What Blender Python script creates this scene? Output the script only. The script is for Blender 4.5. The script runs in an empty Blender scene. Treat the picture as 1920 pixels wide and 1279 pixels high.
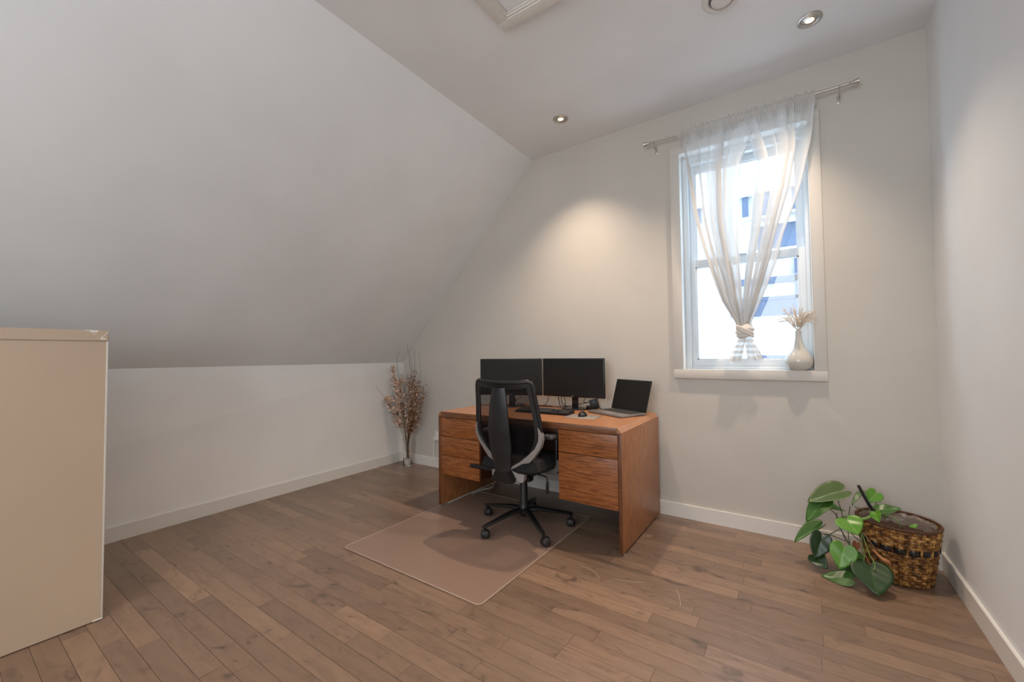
import bpy, bmesh, math, random
from math import sin, cos, pi, radians
from mathutils import Vector, Matrix, noise
C = bpy.context.scene.collection
scene = bpy.context.scene

# ------------------------------------------------------------------ camera
FPX, YAW, PITCH, ROLL = 775.48, 0.6051, 0.0327, -0.0106
CAM = Vector((3.7138, -3.1828, 1.1863))
fwd = Vector((-sin(YAW)*cos(PITCH), cos(YAW)*cos(PITCH), sin(PITCH)))
r0 = Vector((cos(YAW), sin(YAW), 0)); u0 = r0.cross(fwd)
right = cos(ROLL)*r0 + sin(ROLL)*u0
up = -sin(ROLL)*r0 + cos(ROLL)*u0
cd = bpy.data.cameras.new('camera'); cam = bpy.data.objects.new('camera', cd); C.objects.link(cam)
M3 = Matrix((right, up, -fwd)).transposed()
cam.matrix_world = Matrix.Translation(CAM) @ M3.to_4x4()
cd.sensor_fit = 'HORIZONTAL'; cd.sensor_width = 36; cd.lens = FPX/1920*36
cd.clip_start = 0.02; cd.clip_end = 200
scene.camera = cam

def at(x, y, ax, val):
    """point of the surveyed photograph on the plane axis=val (metres)"""
    d = fwd + right*(x-960)/FPX - up*(y-639.5)/FPX
    return CAM + d*((val-CAM[ax])/d[ax])

# ------------------------------------------------------------------ light
vs = scene.view_settings
vs.view_transform = 'Standard'; vs.look = 'None'; vs.exposure = 0.2; vs.gamma = 1.0
vs.use_curve_mapping = False
w = bpy.data.worlds.new('sky'); scene.world = w; w.use_nodes = True
bg = w.node_tree.nodes['Background']
bg.inputs[0].default_value = (0.62, 0.80, 1.0, 1); bg.inputs[1].default_value = 5.0

def light(name, kind, loc, energy, color, **kw):
    l = bpy.data.lights.new(name, kind); l.energy = energy; l.color = color
    for k, v in kw.items(): setattr(l, k, v)
    o = bpy.data.objects.new(name, l); C.objects.link(o); o.location = loc
    return o
sun = light('sun', 'SUN', (6, -6, 8), 1.5, (1.0, 0.97, 0.94), angle=0.01)
sun.rotation_euler = Vector((-0.45, 0.62, -0.70)).to_track_quat('-Z', 'Y').to_euler()
# added fill light behind the camera, where no window is seen
rear = light('rear_fill_light', 'AREA', (3.15, -5.50, 1.85), 54, (0.90, 0.95, 1.0), shape='RECTANGLE', size=1.9, size_y=1.7)
rear.rotation_euler = (radians(102), 0, 0)
WARM = (1.0, 0.78, 0.59)
SPOTS = [(2.277, -0.425), (3.813, -0.452), (2.277, -3.9), (3.813, -3.9)]  # last two are unseen fill spots added behind the camera
for i, (x, y) in enumerate(SPOTS):
    o_ = light('downlight_and_fill_beam', 'SPOT', (x, y, 2.945), (108, 98, 58, 104)[i], WARM, spot_size=radians(108), spot_blend=1.0, shadow_soft_size=0.022)
    o_.rotation_euler = (radians(-9 if y > -2 else 5), radians(15 if i == 1 else 0), 0)   # beams tilted a little into the room

# ------------------------------------------------------------------ material helpers
def srgb(r, g, b):
    f = lambda c: (c/255/12.92) if c/255 <= 0.04045 else ((c/255+0.055)/1.055)**2.4
    return (f(r), f(g), f(b), 1)
def mat(name, col, rough=0.5, metal=0.0, **kw):
    m = bpy.data.materials.new(name); m.use_nodes = True
    b = m.node_tree.nodes['Principled BSDF']
    b.inputs['Base Color'].default_value = col if len(col) == 4 else (*col, 1)
    b.inputs['Roughness'].default_value = rough; b.inputs['Metallic'].default_value = metal
    for k, v in kw.items(): b.inputs[k.replace('_', ' ')].default_value = v
    return m
def N(m, t, **kw):
    n = m.node_tree.nodes.new(t)
    for k, v in kw.items():
        if hasattr(n, k) and k not in n.inputs: setattr(n, k, v)
        else: n.inputs[k].default_value = v
    return n
def L(m, a, b): m.node_tree.links.new(a, b)
def bsdf(m): return m.node_tree.nodes['Principled BSDF']
def ramp(m, stops):
    r = N(m, 'ShaderNodeValToRGB'); e = r.color_ramp.elements
    while len(e) < len(stops): e.new(0.5)
    for el, (p, c) in zip(e, stops): el.position = p; el.color = c
    return r
def paint(name, col, bump=0.02, scale=60, rough=0.6, mottle=0.03):
    m = mat(name, col, rough)
    tc = N(m, 'ShaderNodeTexCoord'); n = N(m, 'ShaderNodeTexNoise'); n.inputs['Scale'].default_value = scale
    n.inputs['Detail'].default_value = 4
    L(m, tc.outputs['Object'], n.inputs['Vector'])
    bp = N(m, 'ShaderNodeBump'); bp.inputs['Strength'].default_value = bump; bp.inputs['Distance'].default_value = 0.01
    L(m, n.outputs['Fac'], bp.inputs['Height']); L(m, bp.outputs['Normal'], bsdf(m).inputs['Normal'])
    n2 = N(m, 'ShaderNodeTexNoise'); n2.inputs['Scale'].default_value = 2.2; n2.inputs['Detail'].default_value = 3
    L(m, tc.outputs['Object'], n2.inputs['Vector'])
    c = Vector(col[:3])
    rp = ramp(m, [(0.3, (*(c*(1-mottle)), 1)), (0.7, (*(c*(1+mottle)), 1))])
    L(m, n2.outputs['Fac'], rp.inputs['Fac']); L(m, rp.outputs['Color'], bsdf(m).inputs['Base Color'])
    return m
def wood(name, dark, mid, lite, axis='X', scale=1.0, rough=0.38, coat=0.15):
    """oak veneer, grain running along the given object axis"""
    m = mat(name, mid, rough)
    tc = N(m, 'ShaderNodeTexCoord'); mp = N(m, 'ShaderNodeMapping')
    s = {'X': (0.8, 16, 16), 'Y': (16, 0.8, 16), 'Z': (16, 16, 0.8)}[axis]
    mp.inputs['Scale'].default_value = tuple(v*scale for v in s)
    L(m, tc.outputs['Object'], mp.inputs['Vector'])
    n = N(m, 'ShaderNodeTexNoise'); n.inputs['Scale'].default_value = 1.6; n.inputs['Detail'].default_value = 3; n.inputs['Distortion'].default_value = 0.6
    L(m, mp.outputs['Vector'], n.inputs['Vector'])
    wv = N(m, 'ShaderNodeMath', operation='MULTIPLY'); wv.inputs[1].default_value = 46
    L(m, n.outputs['Fac'], wv.inputs[0])
    sn = N(m, 'ShaderNodeMath', operation='SINE'); L(m, wv.outputs[0], sn.inputs[0])
    fine = N(m, 'ShaderNodeTexNoise'); fine.inputs['Scale'].default_value = 14; fine.inputs['Detail'].default_value = 5; fine.inputs['Roughness'].default_value = .65
    L(m, mp.outputs['Vector'], fine.inputs['Vector'])
    a = N(m, 'ShaderNodeMath', operation='MULTIPLY_ADD'); a.inputs[1].default_value = 0.05; a.inputs[2].default_value = 0.0
    L(m, sn.outputs[0], a.inputs[0])
    ad = N(m, 'ShaderNodeMath', operation='ADD'); L(m, a.outputs[0], ad.inputs[0]); L(m, fine.outputs['Fac'], ad.inputs[1])
    rp = ramp(m, [(0.33, dark), (0.5, mid), (0.68, lite)])
    L(m, ad.outputs[0], rp.inputs['Fac']); L(m, rp.outputs['Color'], bsdf(m).inputs['Base Color'])
    bp = N(m, 'ShaderNodeBump'); bp.inputs['Strength'].default_value = 0.12; bp.inputs['Distance'].default_value = 0.002
    L(m, fine.outputs['Fac'], bp.inputs['Height']); L(m, bp.outputs['Normal'], bsdf(m).inputs['Normal'])
    bsdf(m).inputs['Coat Weight'].default_value = coat; bsdf(m).inputs['Coat Roughness'].default_value = 0.25
    return m
def veil(name, col, opacity, transl=0.5, fine=0):
    """see-through cloth: part transparent, part diffuse and translucent"""
    m = bpy.data.materials.new(name); m.use_nodes = True; nt = m.node_tree; nt.nodes.clear()
    out = nt.nodes.new('ShaderNodeOutputMaterial')
    d = N(m, 'ShaderNodeBsdfDiffuse'); t = N(m, 'ShaderNodeBsdfTranslucent'); tr = N(m, 'ShaderNodeBsdfTransparent')
    d.inputs[0].default_value = col; t.inputs[0].default_value = col
    m1 = N(m, 'ShaderNodeMixShader'); m1.inputs[0].default_value = transl
    L(m, d.outputs[0], m1.inputs[1]); L(m, t.outputs[0], m1.inputs[2])
    m2 = N(m, 'ShaderNodeMixShader'); m2.inputs[0].default_value = opacity
    L(m, tr.outputs[0], m2.inputs[1]); L(m, m1.outputs[0], m2.inputs[2])
    L(m, m2.outputs[0], out.inputs[0])
    return m

WALL = paint('wall_paint_shaded', (0.60, 0.57, 0.52, 1))  # window wall: its backlit shade is put into a darker colour
WALLC = paint('wall_paint_lit', (0.80, 0.815, 0.82, 1))  # side wall: window daylight put into a lighter colour
KNEE = paint('knee_wall_paint_lit', (0.90, 0.895, 0.88, 1))  # knee wall: daylight from the window put into the colour
CEIL = paint('ceiling_paint_lit', (0.82, 0.84, 0.85, 1))  # ceiling and slope: daylight brightness put into the colour
TRIM = paint('trim_paint', (0.78, 0.76, 0.72, 1), bump=0.0, rough=0.35, mottle=0.01)
VINYL = mat('white_vinyl', (0.76, 0.80, 0.82), 0.35)
BLACK = mat('black_plastic', (0.008, 0.008, 0.009), 0.4)
BLACKG = mat('black_gloss', (0.012, 0.012, 0.013), 0.18)
SCREEN = mat('dark_screen', (0.012, 0.012, 0.0115), 0.55); bsdf(SCREEN).inputs['Specular IOR Level'].default_value = .25
RUBBER = mat('black_rubber', (0.02, 0.02, 0.021), 0.6)
SILVER = mat('silver_grey_plastic', (0.34, 0.32, 0.31), 0.4, 0.2)
CHROME = mat('chrome', (0.75, 0.75, 0.76), 0.15, 1.0)
NICKEL = mat('brushed_nickel', (0.55, 0.52, 0.49), 0.32, 1.0)
ALU = mat('laptop_aluminium', (0.30, 0.28, 0.27), 0.38, 0.6)
KEY = mat('key_plastic', (0.03, 0.03, 0.032), 0.5)
WHITEP = mat('white_plastic', (0.72, 0.70, 0.66), 0.4)
od, om, ol = srgb(84, 44, 20), srgb(148, 86, 42), srgb(172, 108, 58)
OAKX = wood('oak_grain_across', od, om, ol, 'X')
OAKZ = wood('oak_grain_upright', srgb(112, 66, 36), srgb(160, 104, 62), srgb(184, 128, 84), 'Z', 1.3)
OAKTOP = wood('oak_grain_desktop', srgb(150, 100, 66), srgb(178, 124, 86), srgb(194, 142, 104), 'X', 1.0, 0.34, 0.2)
OAKD = wood('oak_shaded_under_desk', srgb(40, 20, 10), srgb(66, 34, 17), srgb(84, 46, 24), 'X')  # shade under the desk put into a darker oak colour

OAKE = wood('oak_front_edge', srgb(84, 48, 26), srgb(122, 74, 42), srgb(140, 90, 54), 'X')
OAKEZ = wood('oak_upright_edge', srgb(70, 38, 20), srgb(108, 62, 34), srgb(128, 80, 46), 'Z')

# ------------------------------------------------------------------ mesh helpers
def box(bm, x0, x1, y0, y1, z0, z1, bev=0.0, seg=2, mtx=None):
    r = bmesh.ops.create_cube(bm, size=1.0)
    vsn = r['verts']
    for v in vsn:
        v.co = Vector(((x0+x1)/2 + v.co.x*(x1-x0), (y0+y1)/2 + v.co.y*(y1-y0), (z0+z1)/2 + v.co.z*(z1-z0)))
    if mtx is not None:
        for v in vsn: v.co = mtx @ v.co
    if bev > 0:
        es = list({e for v in vsn for e in v.link_edges})
        bmesh.ops.bevel(bm, geom=es, offset=bev, segments=seg, affect='EDGES', profile=0.5, clamp_overlap=True)
def prism(bm, pts, axis, a, b, bev=0.0):
    """polygon pts (2-D) swept along axis from a to b"""
    def mk(p, t):
        if axis == 0: return Vector((t, p[0], p[1]))
        if axis == 1: return Vector((p[0], t, p[1]))
        return Vector((p[0], p[1], t))
    A = [bm.verts.new(mk(p, a)) for p in pts]; B = [bm.verts.new(mk(p, b)) for p in pts]
    n = len(pts); fs = []
    for i in range(n):
        fs.append(bm.faces.new((A[i], A[(i+1) % n], B[(i+1) % n], B[i])))
    fs.append(bm.faces.new(A[::-1])); fs.append(bm.faces.new(B))
    bmesh.ops.recalc_face_normals(bm, faces=fs)
    if bev > 0:
        es = list({e for f in fs for e in f.edges})
        bmesh.ops.bevel(bm, geom=es, offset=bev, segments=2, affect='EDGES', clamp_overlap=True)
def tube(bm, pts, rad, sides=8, cap=True, flat=1.0, upv=None):
    pts = [Vector(p) for p in pts]; n = len(pts)
    rads = rad if isinstance(rad, (list, tuple)) else [rad]*n
    rings = []; ref = Vector(upv) if upv else None
    prev = None
    for i, p in enumerate(pts):
        t = (pts[min(i+1, n-1)] - pts[max(i-1, 0)])
        if t.length < 1e-9: t = Vector((0, 0, 1))
        t.normalize()
        if prev is None:
            h = ref if ref else (Vector((0, 0, 1)) if abs(t.z) < 0.9 else Vector((1, 0, 0)))
            s = t.cross(h).normalized()
        else:
            s = prev - t*prev.dot(t)
            s = s.normalized() if s.length > 1e-6 else t.orthogonal().normalized()
        prev = s; q = s.cross(t)
        rings.append([bm.verts.new(p + rads[i]*(cos(2*pi*k/sides)*s + flat*sin(2*pi*k/sides)*q)) for k in range(sides)])
    for i in range(n-1):
        for k in range(sides):
            bm.faces.new((rings[i][k], rings[i][(k+1) % sides], rings[i+1][(k+1) % sides], rings[i+1][k]))
    if cap:
        bm.faces.new(rings[0][::-1]); bm.faces.new(rings[-1])
def lathe(bm, prof, sides=32, ctr=(0, 0), mtx=None):
    rings = []
    for r, z in prof:
        rings.append([bm.verts.new(Vector((ctr[0]+max(r, 1e-5)*cos(2*pi*k/sides), ctr[1]+max(r, 1e-5)*sin(2*pi*k/sides), z))) for k in range(sides)])
    if mtx is not None:
        for rg in rings:
            for v in rg: v.co = mtx @ v.co
    for i in range(len(rings)-1):
        for k in range(sides):
            bm.faces.new((rings[i][k], rings[i][(k+1) % sides], rings[i+1][(k+1) % sides], rings[i+1][k]))
    return rings
def smooth_path(pts, n=6):
    """Catmull-Rom"""
    P = [Vector(p) for p in pts]; P = [P[0]*2-P[1]] + P + [P[-1]*2-P[-2]]; out = []
    for i in range(1, len(P)-2):
        for k in range(n):
            t = k/n; a, b, c, d = P[i-1:i+3]
            out.append(0.5*((2*b)+(c-a)*t+(2*a-5*b+4*c-d)*t*t+(3*b-a-3*c+d)*t**3))
    out.append(P[-2]); return out
def lerp_table(tab, x):
    if x <= tab[0][0]: return tab[0][1]
    for (a, va), (b, vb) in zip(tab, tab[1:]):
        if x <= b: return va + (vb-va)*(x-a)/(b-a)
    return tab[-1][1]
def obj(name, bm, m, parent=None, loc=(0, 0, 0), off=None, ang=40, flat=False):
    if off is not None: bmesh.ops.translate(bm, verts=bm.verts, vec=-Vector(off))
    bmesh.ops.recalc_face_normals(bm, faces=bm.faces) if not flat else None
    me = bpy.data.meshes.new(name); bm.to_mesh(me); bm.free()
    for p in me.polygons: p.use_smooth = True
    me.set_sharp_from_angle(angle=radians(ang))
    if m: me.materials.append(m)
    o = bpy.data.objects.new(name, me); C.objects.link(o); o.location = loc
    if parent: o.parent = parent
    return o
def tag(o, label, cat, group=None, kind=None):
    if label: o['label'] = label
    if cat: o['category'] = cat
    if group: o['group'] = group
    if kind: o['kind'] = kind
    return o
def thing(name, label, cat, loc=(0, 0, 0), rz=0, group=None):
    o = bpy.data.objects.new(name, None); C.objects.link(o); o.empty_display_size = 0.1
    o.location = loc; o.rotation_euler = (0, 0, rz)
    return tag(o, label, cat, group)
def struct(name, bm, m, label=None, parent=None, ang=30):
    o = obj(name, bm, m, parent, ang=ang)
    if not parent: o['kind'] = 'structure'; o['label'] = label; o['category'] = name.split('_')[0]
    return o
NB = bmesh.new

# ================================================================== ROOM
W, H, YF = 4.336, 2.985, -5.6
# floor: strip planks parallel to the window wall, each plank its own random tone
random.seed(4)
bm = NB(); lay = bm.loops.layers.color.new('tone'); uvl = bm.loops.layers.uv.new('grain')
pw, y = 0.0825, 0.003
y = -2.312 + 0.0825*29
while y > YF-0.1:
    x = -0.12 - random.uniform(0, .6)
    while x < W+0.1:
        ln = random.choice([0.3, .42, .55, .7, .85, 1.0, 1.15])*random.uniform(.85, 1.15)
        a, b = max(x, -.12), min(x+ln, W+.14)
        if b > a:
            g = 0.0006
            vs4 = [bm.verts.new(p) for p in ((a+g, y-pw+g, 0), (b-g, y-pw+g, 0), (b-g, y-g, 0), (a+g, y-g, 0))]
            f = bm.faces.new(vs4); t = min(1, max(0, random.gauss(.5, .17))); t2 = random.random()
            for l in f.loops:
                l[lay] = (t, t2, random.random() if False else t2, 1); l[uvl].uv = (l.vert.co.x + t2*37, l.vert.co.y + t*53)
        x += ln
    y -= pw
for q in ((-.12, W+.14, YF-.1, .1),):
    a = [bm.verts.new(p) for p in ((q[0], q[2], -.0015), (q[1], q[2], -.0015), (q[1], q[3], -.0015), (q[0], q[3], -.0015))]
    f = bm.faces.new(a)
    for l in f.loops: l[lay] = (0, 0, 0, 1); l[uvl].uv = (0, 0)
    box(bm, q[0], q[1], q[2], q[3], -.15, -.003)
FL = mat('maple_strip_floor', (.3, .2, .14), 0.36)
at_ = N(FL, 'ShaderNodeAttribute', attribute_name='tone'); uv = N(FL, 'ShaderNodeUVMap', uv_map='grain')
mp = N(FL, 'ShaderNodeMapping'); mp.inputs['Scale'].default_value = (2.2, 16, 1); L(FL, uv.outputs[0], mp.inputs['Vector'])
n1 = N(FL, 'ShaderNodeTexNoise'); n1.inputs['Scale'].default_value = 2.0; n1.inputs['Detail'].default_value = 6; n1.inputs['Roughness'].default_value = .6; n1.inputs['Distortion'].default_value = .8
L(FL, mp.outputs[0], n1.inputs['Vector'])
mp2 = N(FL, 'ShaderNodeMapping'); mp2.inputs['Scale'].default_value = (5, 9, 1); L(FL, uv.outputs[0], mp2.inputs['Vector'])
n2 = N(FL, 'ShaderNodeTexNoise'); n2.inputs['Scale'].default_value = 1.3; n2.inputs['Detail'].default_value = 4; n2.inputs['Distortion'].default_value = 1.5
L(FL, mp2.outputs[0], n2.inputs['Vector'])
sep = N(FL, 'ShaderNodeSeparateColor'); L(FL, at_.outputs['Color'], sep.inputs[0])
toner = ramp(FL, [(0.0, srgb(119, 97, 81)), (0.35, srgb(137, 112, 93)), (0.65, srgb(145, 118, 97)), (1.0, srgb(161, 132, 108))])
L(FL, sep.outputs[0], toner.inputs['Fac'])
gr = ramp(FL, [(0.3, (.80, .79, .79, 1)), (0.55, (1, 1, 1, 1)), (0.8, (1.1, 1.09, 1.07, 1))]); L(FL, n1.outputs['Fac'], gr.inputs['Fac'])
mx = N(FL, 'ShaderNodeMix', data_type='RGBA', blend_type='MULTIPLY'); mx.inputs[0].default_value = 1
L(FL, toner.outputs[0], mx.inputs[6]); L(FL, gr.outputs[0], mx.inputs[7])
kn = ramp(FL, [(0.25, (.45, .45, .47, 1)), (0.36, (.86, .86, .87, 1)), (0.46, (1, 1, 1, 1))]); L(FL, n2.outputs['Fac'], kn.inputs['Fac'])
mx2 = N(FL, 'ShaderNodeMix', data_type='RGBA', blend_type='MULTIPLY'); mx2.inputs[0].default_value = 1
L(FL, mx.outputs[2], mx2.inputs[6]); L(FL, kn.outputs[0], mx2.inputs[7])
# the groove under the planks is dark
gv = N(FL, 'ShaderNodeMath', operation='GREATER_THAN'); gv.inputs[1].default_value = 0.0001
ml = N(FL, 'ShaderNodeMath', operation='ADD'); L(FL, sep.outputs[0], ml.inputs[0]); L(FL, sep.outputs[1], ml.inputs[1]); L(FL, ml.outputs[0], gv.inputs[0])
mx3 = N(FL, 'ShaderNodeMix', data_type='RGBA'); mx3.inputs[6].default_value = (.02, .015, .012, 1)
L(FL, gv.outputs[0], mx3.inputs[0]); L(FL, mx2.outputs[2], mx3.inputs[7]); L(FL, mx3.outputs[2], bsdf(FL).inputs['Base Color'])
rr = N(FL, 'ShaderNodeMapRange'); rr.inputs[3].default_value = .30; rr.inputs[4].default_value = .46; L(FL, n1.outputs['Fac'], rr.inputs[0]); L(FL, rr.outputs[0], bsdf(FL).inputs['Roughness'])
bsdf(FL).inputs['Coat Weight'].default_value = .35; bsdf(FL).inputs['Coat Roughness'].default_value = .28
flo = struct('floor', bm, FL, 'stained maple strip floor of brown planks with dark knots')
# scratches in the boards
SCR = mat('bare_scratch', (.62, .52, .42), .6)
for pts in ([(1090, 1062), (1108, 1068), (1118, 1076), (1124, 1083)], [(1150, 1086), (1180, 1090), (1210, 1093)], [(1268, 1105), (1274, 1120), (1276, 1137)]):
    bm = NB(); P = smooth_path([at(px, py, 2, 0) + Vector((0, 0, .0003)) for px, py in pts], 4)
    tube(bm, P, 0.0007, 4, flat=.4); s = obj('scratch', bm, SCR, flo); s['label'] = 'thin pale scratch in the boards'

# window wall, four blocks round the opening
WX0, WX1, WZ0, WZ1 = 3.028, 3.797, 1.066, 2.645
bm = NB()
prism(bm, [(-.2, -.12), (WX0, -.12), (WX0, 3.15), (1.75, 3.15), (-.2, 1.15)], 1, 0, .22)
prism(bm, [(WX1, -.12), (W+.15, -.12), (W+.15, 3.15), (WX1, 3.15)], 1, 0, .22)
prism(bm, [(WX0, -.12), (WX1, -.12), (WX1, WZ0), (WX0, WZ0)], 1, 0, .22)
prism(bm, [(WX0, WZ1), (WX1, WZ1), (WX1, 3.15), (WX0, 3.15)], 1, 0, .22)
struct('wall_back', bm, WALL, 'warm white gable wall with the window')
bm = NB()   # right wall
A = [(W-.004, .05, -.12), (W+.012, .05, 3.1), (W+.012, YF-.1, 3.1), (W-.004, YF-.1, -.12)]
def slab(bm, quad, vec):
    a = [bm.verts.new(p) for p in quad]; b = [bm.verts.new(Vector(p)+Vector(vec)) for p in quad]
    n = len(a)
    for i in range(n): bm.faces.new((a[i], a[(i+1) % n], b[(i+1) % n], b[i]))
    bm.faces.new(a[::-1]); bm.faces.new(b)
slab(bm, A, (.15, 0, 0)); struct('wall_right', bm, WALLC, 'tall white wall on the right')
bm = NB()
slab(bm, [(-.022, .05, -.05), (.005, .05, 1.109), (-.004, YF-.1, 1.133), (.078, YF-.1, -.05)], (-.15, 0, 0))
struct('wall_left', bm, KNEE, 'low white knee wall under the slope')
bm = NB()
K0, K1 = Vector((.004, .05, 1.107)), Vector((-.004, YF-.1, 1.134))
S0, S1 = Vector((1.754, .05, 2.962)), Vector((1.757, YF-.1, 3.02))
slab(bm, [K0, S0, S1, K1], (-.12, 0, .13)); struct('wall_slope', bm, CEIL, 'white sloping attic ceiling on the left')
bm = NB()
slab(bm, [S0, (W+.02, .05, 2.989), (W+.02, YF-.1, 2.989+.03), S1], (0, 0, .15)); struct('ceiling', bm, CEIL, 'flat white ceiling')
bm = NB()
rx0, rx1, rz0, rz1 = 2.2, 4.1, 1.0, 2.7
prism(bm, [(-.2, -.1), (rx0, -.1), (rx0, 3.2), (-.2, 3.2)], 1, YF-.1, YF); prism(bm, [(rx1, -.1), (W+.15, -.1), (W+.15, 3.2), (rx1, 3.2)], 1, YF-.1, YF)
prism(bm, [(rx0, -.1), (rx1, -.1), (rx1, rz0), (rx0, rz0)], 1, YF-.1, YF); prism(bm, [(rx0, rz1), (rx1, rz1), (rx1, 3.2), (rx0, 3.2)], 1, YF-.1, YF)
prism(bm, [(rx0, rz0), (rx1, rz0), (rx1, rz1), (rx0, rz1)], 1, YF-.1, YF-.06)
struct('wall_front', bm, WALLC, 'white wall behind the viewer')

# baseboards
BH, BT = .098, .015
def board(bm, p0, p1, nrm, h=BH, t=BT):
    p0, p1, nrm = Vector(p0), Vector(p1), Vector(nrm)
    q = [p0, p1, p1+Vector((0, 0, h)), p0+Vector((0, 0, h))]
    slab(bm, q, nrm*t)
    bmesh.ops.bevel(bm, geom=[e for e in bm.edges if all(v.co.z > h*.9 for v in e.verts)], offset=.003, segments=2, affect='EDGES')
bm = NB(); board(bm, (-.02, 0, 0), (W, 0, 0), (0, -1, 0)); struct('baseboard_back', bm, TRIM, 'white baseboard under the window wall')
bm = NB(); board(bm, (-.021, -.016, 0), (.076, YF, 0), (1, 0, 0)); struct('baseboard_left', bm, TRIM, 'white baseboard along the knee wall')
bm = NB(); board(bm, (W-.002, -.016, 0), (W-.002, YF, 0), (-1, 0, 0)); struct('baseboard_right', bm, TRIM, 'white baseboard along the right wall')

# ------------------------------------------------------------------ window
win = bpy.data.objects.new('window_1', None); C.objects.link(win); win.location = (3.41, 0, WZ0)
tag(win, 'tall white double hung window with flat casing in the gable wall', 'window', kind='structure')
wo = Vector(win.location)
CX0, CX1, CZ1, AP = 2.9644, 3.8587, 2.703, 1.002
def wpart(name, fn, m, parent=win):
    bm = NB(); fn(bm); o = obj(name, bm, m, parent, off=wo if parent is win else wo, ang=30); return o
CASE = paint('casing_paint_shaded', (.67, .64, .59, 1), bump=0.0, rough=.45, mottle=.01)  # trim darkened: backlit shade of the casing put into its colour
wpart('casing', lambda b: (box(b, CX0, WX0, -.020, 0, WZ0, WZ1, .0015), box(b, WX1, CX1, -.020, 0, WZ0, WZ1, .0015), box(b, CX0, CX1, -.021, 0, WZ1, CZ1, .0015)), CASE)
wpart('sill_apron', lambda b: box(b, CX0, CX1, -.024, 0, AP, WZ0-.0012, .002), CASE)
wpart('window_sill', lambda b: box(b, WX0-.001, WX1+.001, -.023, .09, WZ0-.02, WZ0+.001), TRIM)
wpart('jamb', lambda b: (box(b, WX0-.002, WX0+.003, -.018, .09, WZ0, WZ1), box(b, WX1-.003, WX1+.002, -.018, .09, WZ0, WZ1), box(b, WX0, WX1, -.018, .09, WZ1-.003, WZ1+.002)), TRIM)
FX0, FX1 = WX0+.003, WX1-.003
def frame(b):
    z0, z1 = WZ0, WZ1-.003
    for (a, c) in ((FX0, 3.062), (3.775, FX1)): box(b, a, c, .08, .19, z0, z1, .002)
    box(b, FX0, FX1, .08, .19, 2.585, z1, .002); box(b, FX0, FX1, .08, .19, z0, 1.088, .002)
    box(b, FX0, 3.070, .07, .09, z0, z1, .002); box(b, 3.770, FX1, .07, .09, z0, z1, .002); box(b, FX0, FX1, .074, .09, 2.61, z1, .002)
wpart('frame', frame, VINYL)
def sash(name, y0, y1, x0, x1, z0, z1, st, tr, br):
    def f(b):
        box(b, x0, x0+st, y0, y1, z0, z1, .003); box(b, x1-st, x1, y0, y1, z0, z1, .003)
        box(b, x0+st-.003, x1-st+.003, y0, y1, z1-tr, z1, .003); box(b, x0+st-.003, x1-st+.003, y0, y1, z0, z0+br, .003)
        # glazing bead
        e = .008
        box(b, x0+st, x0+st+e, y0+.008, y1-.006, z0+br, z1-tr); box(b, x1-st-e, x1-st, y0+.008, y1-.006, z0+br, z1-tr)
        box(b, x0+st, x1-st, y0+.008, y1-.006, z1-tr-e, z1-tr); box(b, x0+st, x1-st, y0+.008, y1-.006, z0+br, z0+br+e)
    o = wpart(name, f, VINYL)
    bm = NB(); box(bm, x0+st, x1-st, (y0+y1)/2, (y0+y1)/2+.004, z0+br, z1-tr); g = obj('pane', bm, GLASSP, o, off=wo)
    return o
GLASSP = bpy.data.materials.new('clear_window_glass'); GLASSP.use_nodes = True; GLASSP.node_tree.nodes.clear()
_o = GLASSP.node_tree.nodes.new('ShaderNodeOutputMaterial'); _t = N(GLASSP, 'ShaderNodeBsdfTransparent'); _g = N(GLASSP, 'ShaderNodeBsdfGlossy'); _g.inputs['Roughness'].default_value = .02
_m = N(GLASSP, 'ShaderNodeMixShader'); _m.inputs[0].default_value = .05; _t.inputs[0].default_value = (.96, .98, 1, 1)
L(GLASSP, _t.outputs[0], _m.inputs[1]); L(GLASSP, _g.outputs[0], _m.inputs[2]); L(GLASSP, _m.outputs[0], _o.inputs[0])
sash('lower_sash', .088, .122, 3.066, 3.772, 1.088, 1.866, .040, .052, .046)
sash('upper_sash', .130, .164, 3.062, 3.775, 1.818, 2.585, .044, .050, .040)
bm = NB(); box(bm, 3.37, 3.44, .078, .10, 1.866, 1.876, .003); obj('sash_lock', bm, VINYL, win, off=wo)

# ------------------------------------------------------------------ neighbour house seen through the glass
NH = thing('neighbour_house', 'white rendered house wall with blue grey windows seen through the glass', 'house', (3.4, 4.2, -3))
no = Vector((3.4, 4.2, -3))
RENDER = paint('white_render', (.50, .49, .47, 1), bump=.05, scale=30)
BLUEG = paint('blue_window_glass', srgb(62, 78, 102), bump=.05, scale=20, rough=.25, mottle=.25)
BLUEF = paint('slate_blue_frame', srgb(66, 74, 94), bump=.1, scale=40, mottle=.15)
bm = NB(); box(bm, -4, 11, 4.06, 4.5, -3, 5.2); obj('house_wall', bm, RENDER, NH, off=no)
def nwin(x0, x1, z0, z1, sill=True, m=BLUEG):
    bm = NB(); box(bm, x0, x1, 3.99, 4.07, z0, z1); o = obj('window', bm, m, NH, off=no)
    if sill:
        bm = NB(); box(bm, x0-.05, x1+.05, 3.93, 4.07, z1, z1+.035); obj('lintel', bm, RENDER, o, off=no)
        bm = NB(); box(bm, x0-.04, x1+.04, 3.95, 4.07, z0-.03, z0); obj('sill', bm, RENDER, o, off=no)
for r_ in ((2.36, 2.47, 3.25, 3.51), (3.065, 3.145, 3.23, 3.55), (3.29, 3.455, 3.21, 3.57), (3.70, 3.90, 3.23, 3.57), (3.257, 3.90, 2.70, 3.06)): nwin(*r_)
bm = NB()
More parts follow.
